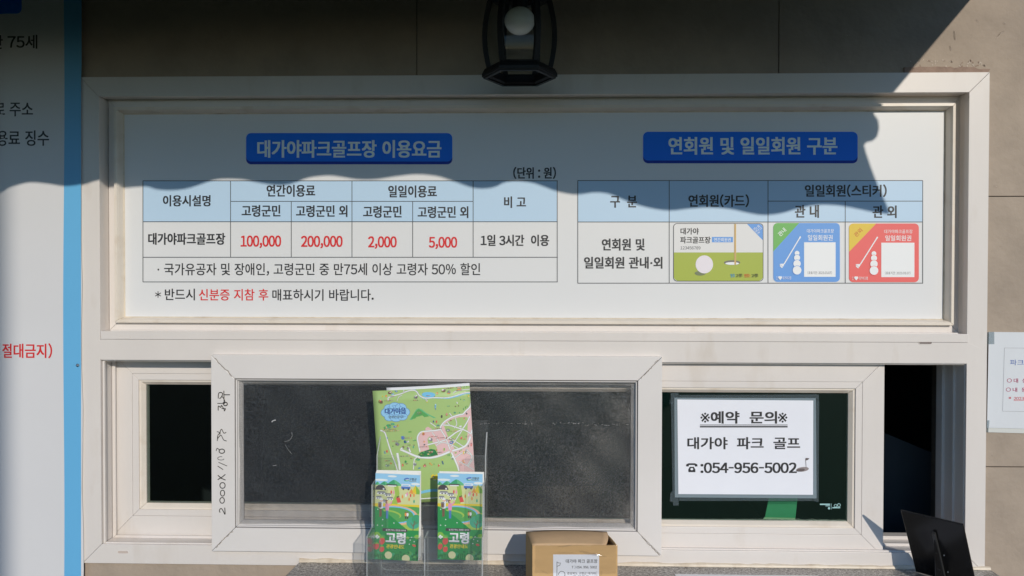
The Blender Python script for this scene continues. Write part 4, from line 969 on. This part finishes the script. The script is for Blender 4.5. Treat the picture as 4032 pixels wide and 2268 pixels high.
# ------------------------------------------------------------------ black stand seen from behind
TLp, TRp = Vector((.7790, -.0806, -.3845)), Vector((.8600, -.167, -.3860))
dn = Vector((.058, .056, -.141)); dn *= (LZ + .001 + .3845) / dn.z
st = empty('table_sign', (TLp + TRp) / 2 + dn); so = Vector(st.location)
tag(st, 'black sign stand leaning on the ledge seen from behind, at the open gap', 'sign stand')
nrm = (TRp - TLp).cross(dn).normalized()
if nrm.y > 0: nrm = -nrm            # towards the viewer
def plate3(name, q, th, m):
    v = [a - so for a in q] + [a - so - nrm * th for a in q]
    return fixn(mesh(name, v, [(0, 1, 2, 3), (7, 6, 5, 4), (0, 4, 5, 1), (1, 5, 6, 2), (2, 6, 7, 3), (3, 7, 4, 0)], m, st), .0012, 3)
plate3('sign_panel', [TLp, TRp, TRp + dn, TLp + dn], .004, BLKP)
mid_t = (TLp + TRp) / 2 + dn * .22 + nrm * .0004
w_ = (TRp - TLp).normalized() * .003
foot = (TLp + TRp) / 2 + dn + nrm * .06; foot.z = LZ + .001
v = [mid_t - w_, mid_t + w_, mid_t + dn * .77 + w_, mid_t + dn * .77 - w_]
q1 = [a - so for a in v] + [a - so + nrm * .006 for a in v]
fixn(mesh('spine', q1, [(0, 1, 2, 3), (7, 6, 5, 4), (0, 4, 5, 1), (1, 5, 6, 2), (2, 6, 7, 3), (3, 7, 4, 0)], mat('grey_black_plastic', (.035, .036, .038), .35), st), .0005)
m2 = mid_t + nrm * .006 + dn * .1
v = [m2 + w_ * .3, m2 + dn * .66 + w_ * .3, foot + w_ * .3]
v2 = [a - w_ * .7 for a in v]
fixn(mesh('leg_brace', [a - so for a in v + v2], [(0, 1, 2), (5, 4, 3), (0, 3, 4, 1), (1, 4, 5, 2), (2, 5, 3, 0)], BLKP, st))
for k in (.35, .62):
    bm = bmesh.new(); bmesh.ops.create_uvsphere(bm, u_segments=10, v_segments=6, radius=.0016)
    me = bpy.data.meshes.new('rivet'); bm.to_mesh(me); bm.free(); me.materials.append(STEEL)
    o = bpy.data.objects.new('rivet', me); COL.objects.link(o); o.parent = st; o.location = mid_t - so + dn * k + w_ * 3 + nrm * .0005
# ------------------------------------------------------------------ things just inside the window
gf0 = U(3070, 2020, .10)
gf = empty('green_folder', (gf0.x, .10, gf0.z - .1)); tag(gf, 'green plastic folder standing inside behind the right window glass', 'folder')
GF = mat('green_plastic', (.06, .42, .20), .4, .05, 20)
q = [U(x, y, Y) for x, y, Y in ((3040, 1900, .105), (3146, 1903, .105), (3132, 2040, .09), (3012, 2037, .09))]
base = Vector(gf.location)
v = [Vector((a.x, a.y, a.z)) - base for a in q]; v = v + [a + Vector((0, .003, 0)) for a in v]
fixn(mesh('cover', v, [(0, 1, 2, 3), (7, 6, 5, 4), (0, 4, 5, 1), (1, 5, 6, 2), (2, 6, 7, 3), (3, 7, 4, 0)], GF, gf))
q = [U(x, y, .088) for x, y in ((3010, 2037), (3131, 2040), (3131, 2046), (3006, 2044))]
v = [a - base for a in q]; v = v + [a + Vector((0, .003, 0)) for a in v]
fixn(mesh('page_edge', v, [(0, 1, 2, 3), (7, 6, 5, 4), (0, 4, 5, 1), (1, 5, 6, 2), (2, 6, 7, 3), (3, 7, 4, 0)], mat('page_paper', (.85, .85, .6), .6), gf))
cab = empty('interior_panel', U(3590, 2100, .30)); cb0 = Vector(cab.location)
tag(cab, 'dark grey slanted panel inside the room behind the open gap', 'panel')
q = [U(x, y, .30) for x, y in ((3380, 1662), (3740, 1812), (3740, 2230), (3380, 2230))]
prism_xz('panel_sheet', [(a.x - cb0.x, a.z - cb0.z) for a in q], 0, .012, mat('charcoal_panel', (.07, .085, .10), .6), cab)
# ------------------------------------------------------------------ lantern
LY = -.135; lcx = U(2046, 200, LY).x
zbase = U(2046, 303, LY).z; lz = lambda y, dy=0: U(2046, y, LY + dy).z
lan = empty('wall_lantern', (lcx, LY, zbase)); tag(lan, 'black hexagonal glass wall lantern with a white globe bulb above the window', 'lantern')
def hexpt(r, k): a = math.radians(60 * k); return (r * math.cos(a), r * math.sin(a))
R0 = .0765
def hexring(name, levels, m, closed=True, parent=lan, smooth=False):
    """levels: (radius, z); revolved on six sides"""
    v = []; fcs = []
    for r, z in levels:
        for k in range(6): x, y = hexpt(r, k); v.append((x, y, z))
    n = len(levels)
    for i in range(n - (0 if closed else 1)):
        j = (i + 1) % n
        for k in range(6): fcs.append((i * 6 + k, i * 6 + (k + 1) % 6, j * 6 + (k + 1) % 6, j * 6 + k))
    return fixn(mesh(name, v, fcs, m, parent))
hexring('base_ring', [(R0, 0), (R0, .006), (R0 * .93, .016), (R0 * .84, .020), (R0 * .80, .018), (R0 * .80, .003), (R0 * .84, 0)], BLKM)
hexring('base_lip', [(R0 * .955, -.0035), (R0 * .97, .0005), (R0 * .86, .0005), (R0 * .86, -.0035)], BLKM)
HB = lz(-24) - zbase                     # body height up to the cap
def rad(t): return R0 * (.76 + .20 * math.sin(math.pi * (t * .85 + .12)) - .02 * t)
NT = 10
for k in range(6):
    v = []; fcs = []
    for i in range(NT + 1):
        t = i / NT; r = rad(t); z = .016 + (HB - .016) * t; a = math.radians(60 * k)
        er = Vector((math.cos(a), math.sin(a))); et = Vector((-er.y, er.x)); w = .0060
        for (dr, dt) in ((.003, -w), (.003, w), (-.007, w * .75), (-.007, -w * .75)):
            q = er * (r + dr) + et * dt; v.append((q.x, q.y, z))
    for i in range(NT):
        for j in range(4): fcs.append((i * 4 + j, i * 4 + (j + 1) % 4, (i + 1) * 4 + (j + 1) % 4, (i + 1) * 4 + j))
    fcs += [(3, 2, 1, 0), tuple(NT * 4 + j for j in range(4))]
    fixn(mesh('rib', v, fcs, BLKM, lan), .0008)
    v = []; fcs = []
    for i in range(NT + 1):
        t = i / NT; r = rad(t) - .003; z = .016 + (HB - .016) * t
        for kk in (k, k + 1): x, y = hexpt(r, kk); v.append((x, y, z))
    for i in range(NT): fcs.append((2 * i, 2 * i + 1, 2 * i + 3, 2 * i + 2))
    mesh('glass_pane', v, fcs, GLASSL, lan, smooth=True)
hexring('cap', [(rad(1) - .002, HB - .006), (R0 * 1.02, HB - .004), (R0 * 1.10, HB + .004), (R0 * 1.08, HB + .010), (R0 * .85, HB + .022), (R0 * .45, HB + .05), (R0 * .14, HB + .062), (R0 * .10, HB + .055), (R0 * .7, HB + .014), (rad(1) - .010, HB)], BLKM)
# scalloped ornament round the cap rim
for k in range(6):
    for q_ in (.2, .5, .8):
        a = Vector(hexpt(R0 * 1.06, k)).lerp(Vector(hexpt(R0 * 1.06, k + 1)), q_)
        bm = bmesh.new(); bmesh.ops.create_uvsphere(bm, u_segments=8, v_segments=6, radius=.008)
        me = bpy.data.meshes.new('scallop'); bm.to_mesh(me); bm.free(); me.materials.append(BLKM)
        o = bpy.data.objects.new('scallop', me); COL.objects.link(o); o.parent = lan; o.location = (a.x, a.y, HB + .006)
# bulb and socket
zbulb = U(2046, 82, LY).z - zbase
bm = bmesh.new(); bmesh.ops.create_uvsphere(bm, u_segments=32, v_segments=20, radius=.0308)
for v_ in bm.verts: v_.co.z *= .9
me = bpy.data.meshes.new('bulb'); bm.to_mesh(me); bm.free(); me.materials.append(BULB)
me.polygons.foreach_set('use_smooth', [True] * len(me.polygons))
o = bpy.data.objects.new('bulb', me); COL.objects.link(o); o.parent = lan; o.location = (0, 0, zbulb)
bm = bmesh.new(); bmesh.ops.create_cone(bm, segments=20, radius1=.016, radius2=.016, depth=.045, cap_ends=True)
me = bpy.data.meshes.new('socket'); bm.to_mesh(me); bm.free(); me.materials.append(BLKM)
o = bpy.data.objects.new('socket', me); COL.objects.link(o); o.parent = lan; o.location = (0, 0, zbulb + .045)
# arm from the cap back to the wall
bm = bmesh.new(); bmesh.ops.create_cone(bm, segments=16, radius1=.010, radius2=.009, depth=.14, cap_ends=True, matrix=Matrix.Rotation(math.pi / 2, 4, 'X'))
me = bpy.data.meshes.new('arm'); bm.to_mesh(me); bm.free(); me.materials.append(BLKM)
o = bpy.data.objects.new('arm', me); COL.objects.link(o); o.parent = lan; o.location = (0, .07, HB + .068)
bm = bmesh.new(); bmesh.ops.create_cone(bm, segments=24, radius1=.05, radius2=.045, depth=.012, cap_ends=True, matrix=Matrix.Rotation(math.pi / 2, 4, 'X'))
me = bpy.data.meshes.new('wall_plate'); bm.to_mesh(me); bm.free(); me.materials.append(BLKM)
o = bpy.data.objects.new('wall_plate', me); COL.objects.link(o); o.parent = lan; o.location = (0, .138, HB + .068)
# ------------------------------------------------------------------ awning above the window (its scalloped front edge throws the shade line)
AY = -.80
aw = empty('awning', (0, 0, .9)); tag(aw, 'dark awning with a wavy front edge over the ticket window', 'awning')
def caster(px, py, Y):
    p = U(px, py, Y); t = Y - AY
    return (p.x + SUN_A * t, p.z + SUN_B * t)
wave = [(-9000, 760, -.004), (-4500, 760, -.004), (-1500, 745, -.004), (-700, 765, -.004), (-420, 760, -.004), (-250, 735, -.004), (-120, 772, -.004), (0, 757, -.004), (40, 738, -.004), (100, 720, -.004), (140, 718, -.004), (200, 724, -.004), (250, 732, -.004), (300, 732, -.001), (345, 722, 0), (393, 708, 0)]
YBs = YB
wave += [(x, y, YBs) for x, y in ((560, 733), (620, 745), (680, 748), (740, 741), (800, 722), (850, 706), (900, 703), (960, 706), (1020, 718), (1080, 727), (1130, 726), (1170, 715), (1210, 700), (1250, 693), (1300, 690), (1350, 696), (1410, 705), (1480, 705), (1560, 693), (1640, 685), (1720, 692), (1780, 710), (1850, 735), (1900, 742), (1950, 735), (1990, 717), (2040, 712), (2100, 720), (2150, 737), (2200, 754), (2270, 765), (2340, 757), (2400, 763), (2480, 795), (2560, 818), (2640, 828), (2720, 820), (2800, 816), (2880, 823), (2950, 838), (3010, 846), (3080, 838), (3150, 818), (3220, 806), (3300, 808), (3380, 822), (3440, 834), (3500, 842))]
wpts = spline([caster(*w) for w in wave], 4)
side_ = [caster(x, y, YBs) for x, y in ((3490, 810), (3460, 745), (3428, 660), (3408, 600), (3401, 572), (3412, 560), (3438, 553), (3452, 540), (3460, 510), (3458, 478), (3446, 458), (3440, 452))]
corner = side_[-1]
ztop = corner[1] + .012
outline = wpts + side_ + [(corner[0], ztop), (wpts[0][0], ztop)]
AW = mat('dark_awning_sheet', (.035, .035, .036), .7, .1, 6)
o = prism_xz('front_valance', [(x, z - .9) for x, z in outline], AY - .002, AY + .002, AW, aw)
# roof sheet: its right edge casts the slanting shade line
p1 = U(3830, 0, WY); p2 = U(3545, 350, WY)
t1 = U(3545, 350, WY)
# the edge point at depth t casts on the wall at X - A t, Z - B t: find the wall end of the edge
# direction of the shadow line on the wall
dxs, dzs = (p1.x - p2.x), (p1.z - p2.z)
c0 = corner; tt = WY - AY
sx_, sz_ = c0[0] - SUN_A * tt, c0[1] - SUN_B * tt      # where the front corner falls on the wall plane
kk = (c0[0] - sx_) / dxs
xe, ze = sx_ + dxs * kk, sz_ + dzs * kk
ze2 = ze
v = [(xe, 0, ze2 - .9), (c0[0], AY, ztop - .9), (wpts[0][0], AY, ztop - .9), (wpts[0][0], 0, ze2 - .9)]
vv = [Vector(a) for a in v]; vv = vv + [a + Vector((0, 0, .01)) for a in vv]
fixn(mesh('roof_sheet', vv, [(0, 1, 2, 3), (7, 6, 5, 4), (0, 4, 5, 1), (1, 5, 6, 2), (2, 6, 7, 3), (3, 7, 4, 0)], AW, aw))
# ------------------------------------------------------------------ unseen column added in the forecourt to shade the banner's left side
pt = Vector((U(22, 1134, 0).x + SUN_A * 8.5, -8.5, -1.544))
po = empty('shade_post', (pt.x - .25 - .09, pt.y, pt.z)); tag(po, 'plain grey square column added out of view to shade the left side of the banner', 'shade_post')
box('shaft', -.25, .25, -.25, .25, 0, 6.2, mat('shade_post_paint', (.25, .25, .25), .6, .1, 5), po, .006)
box('foot_plate', -.32, .32, -.32, .32, 0, .012, STEEL, po, .002)
print('AWNING', xe, ze2, ztop, 'corner', c0, 'wave z', min(p[1] for p in wpts), 'UZ', UZ0, UZ1, LZ1, LZ0, OX0, OX1)
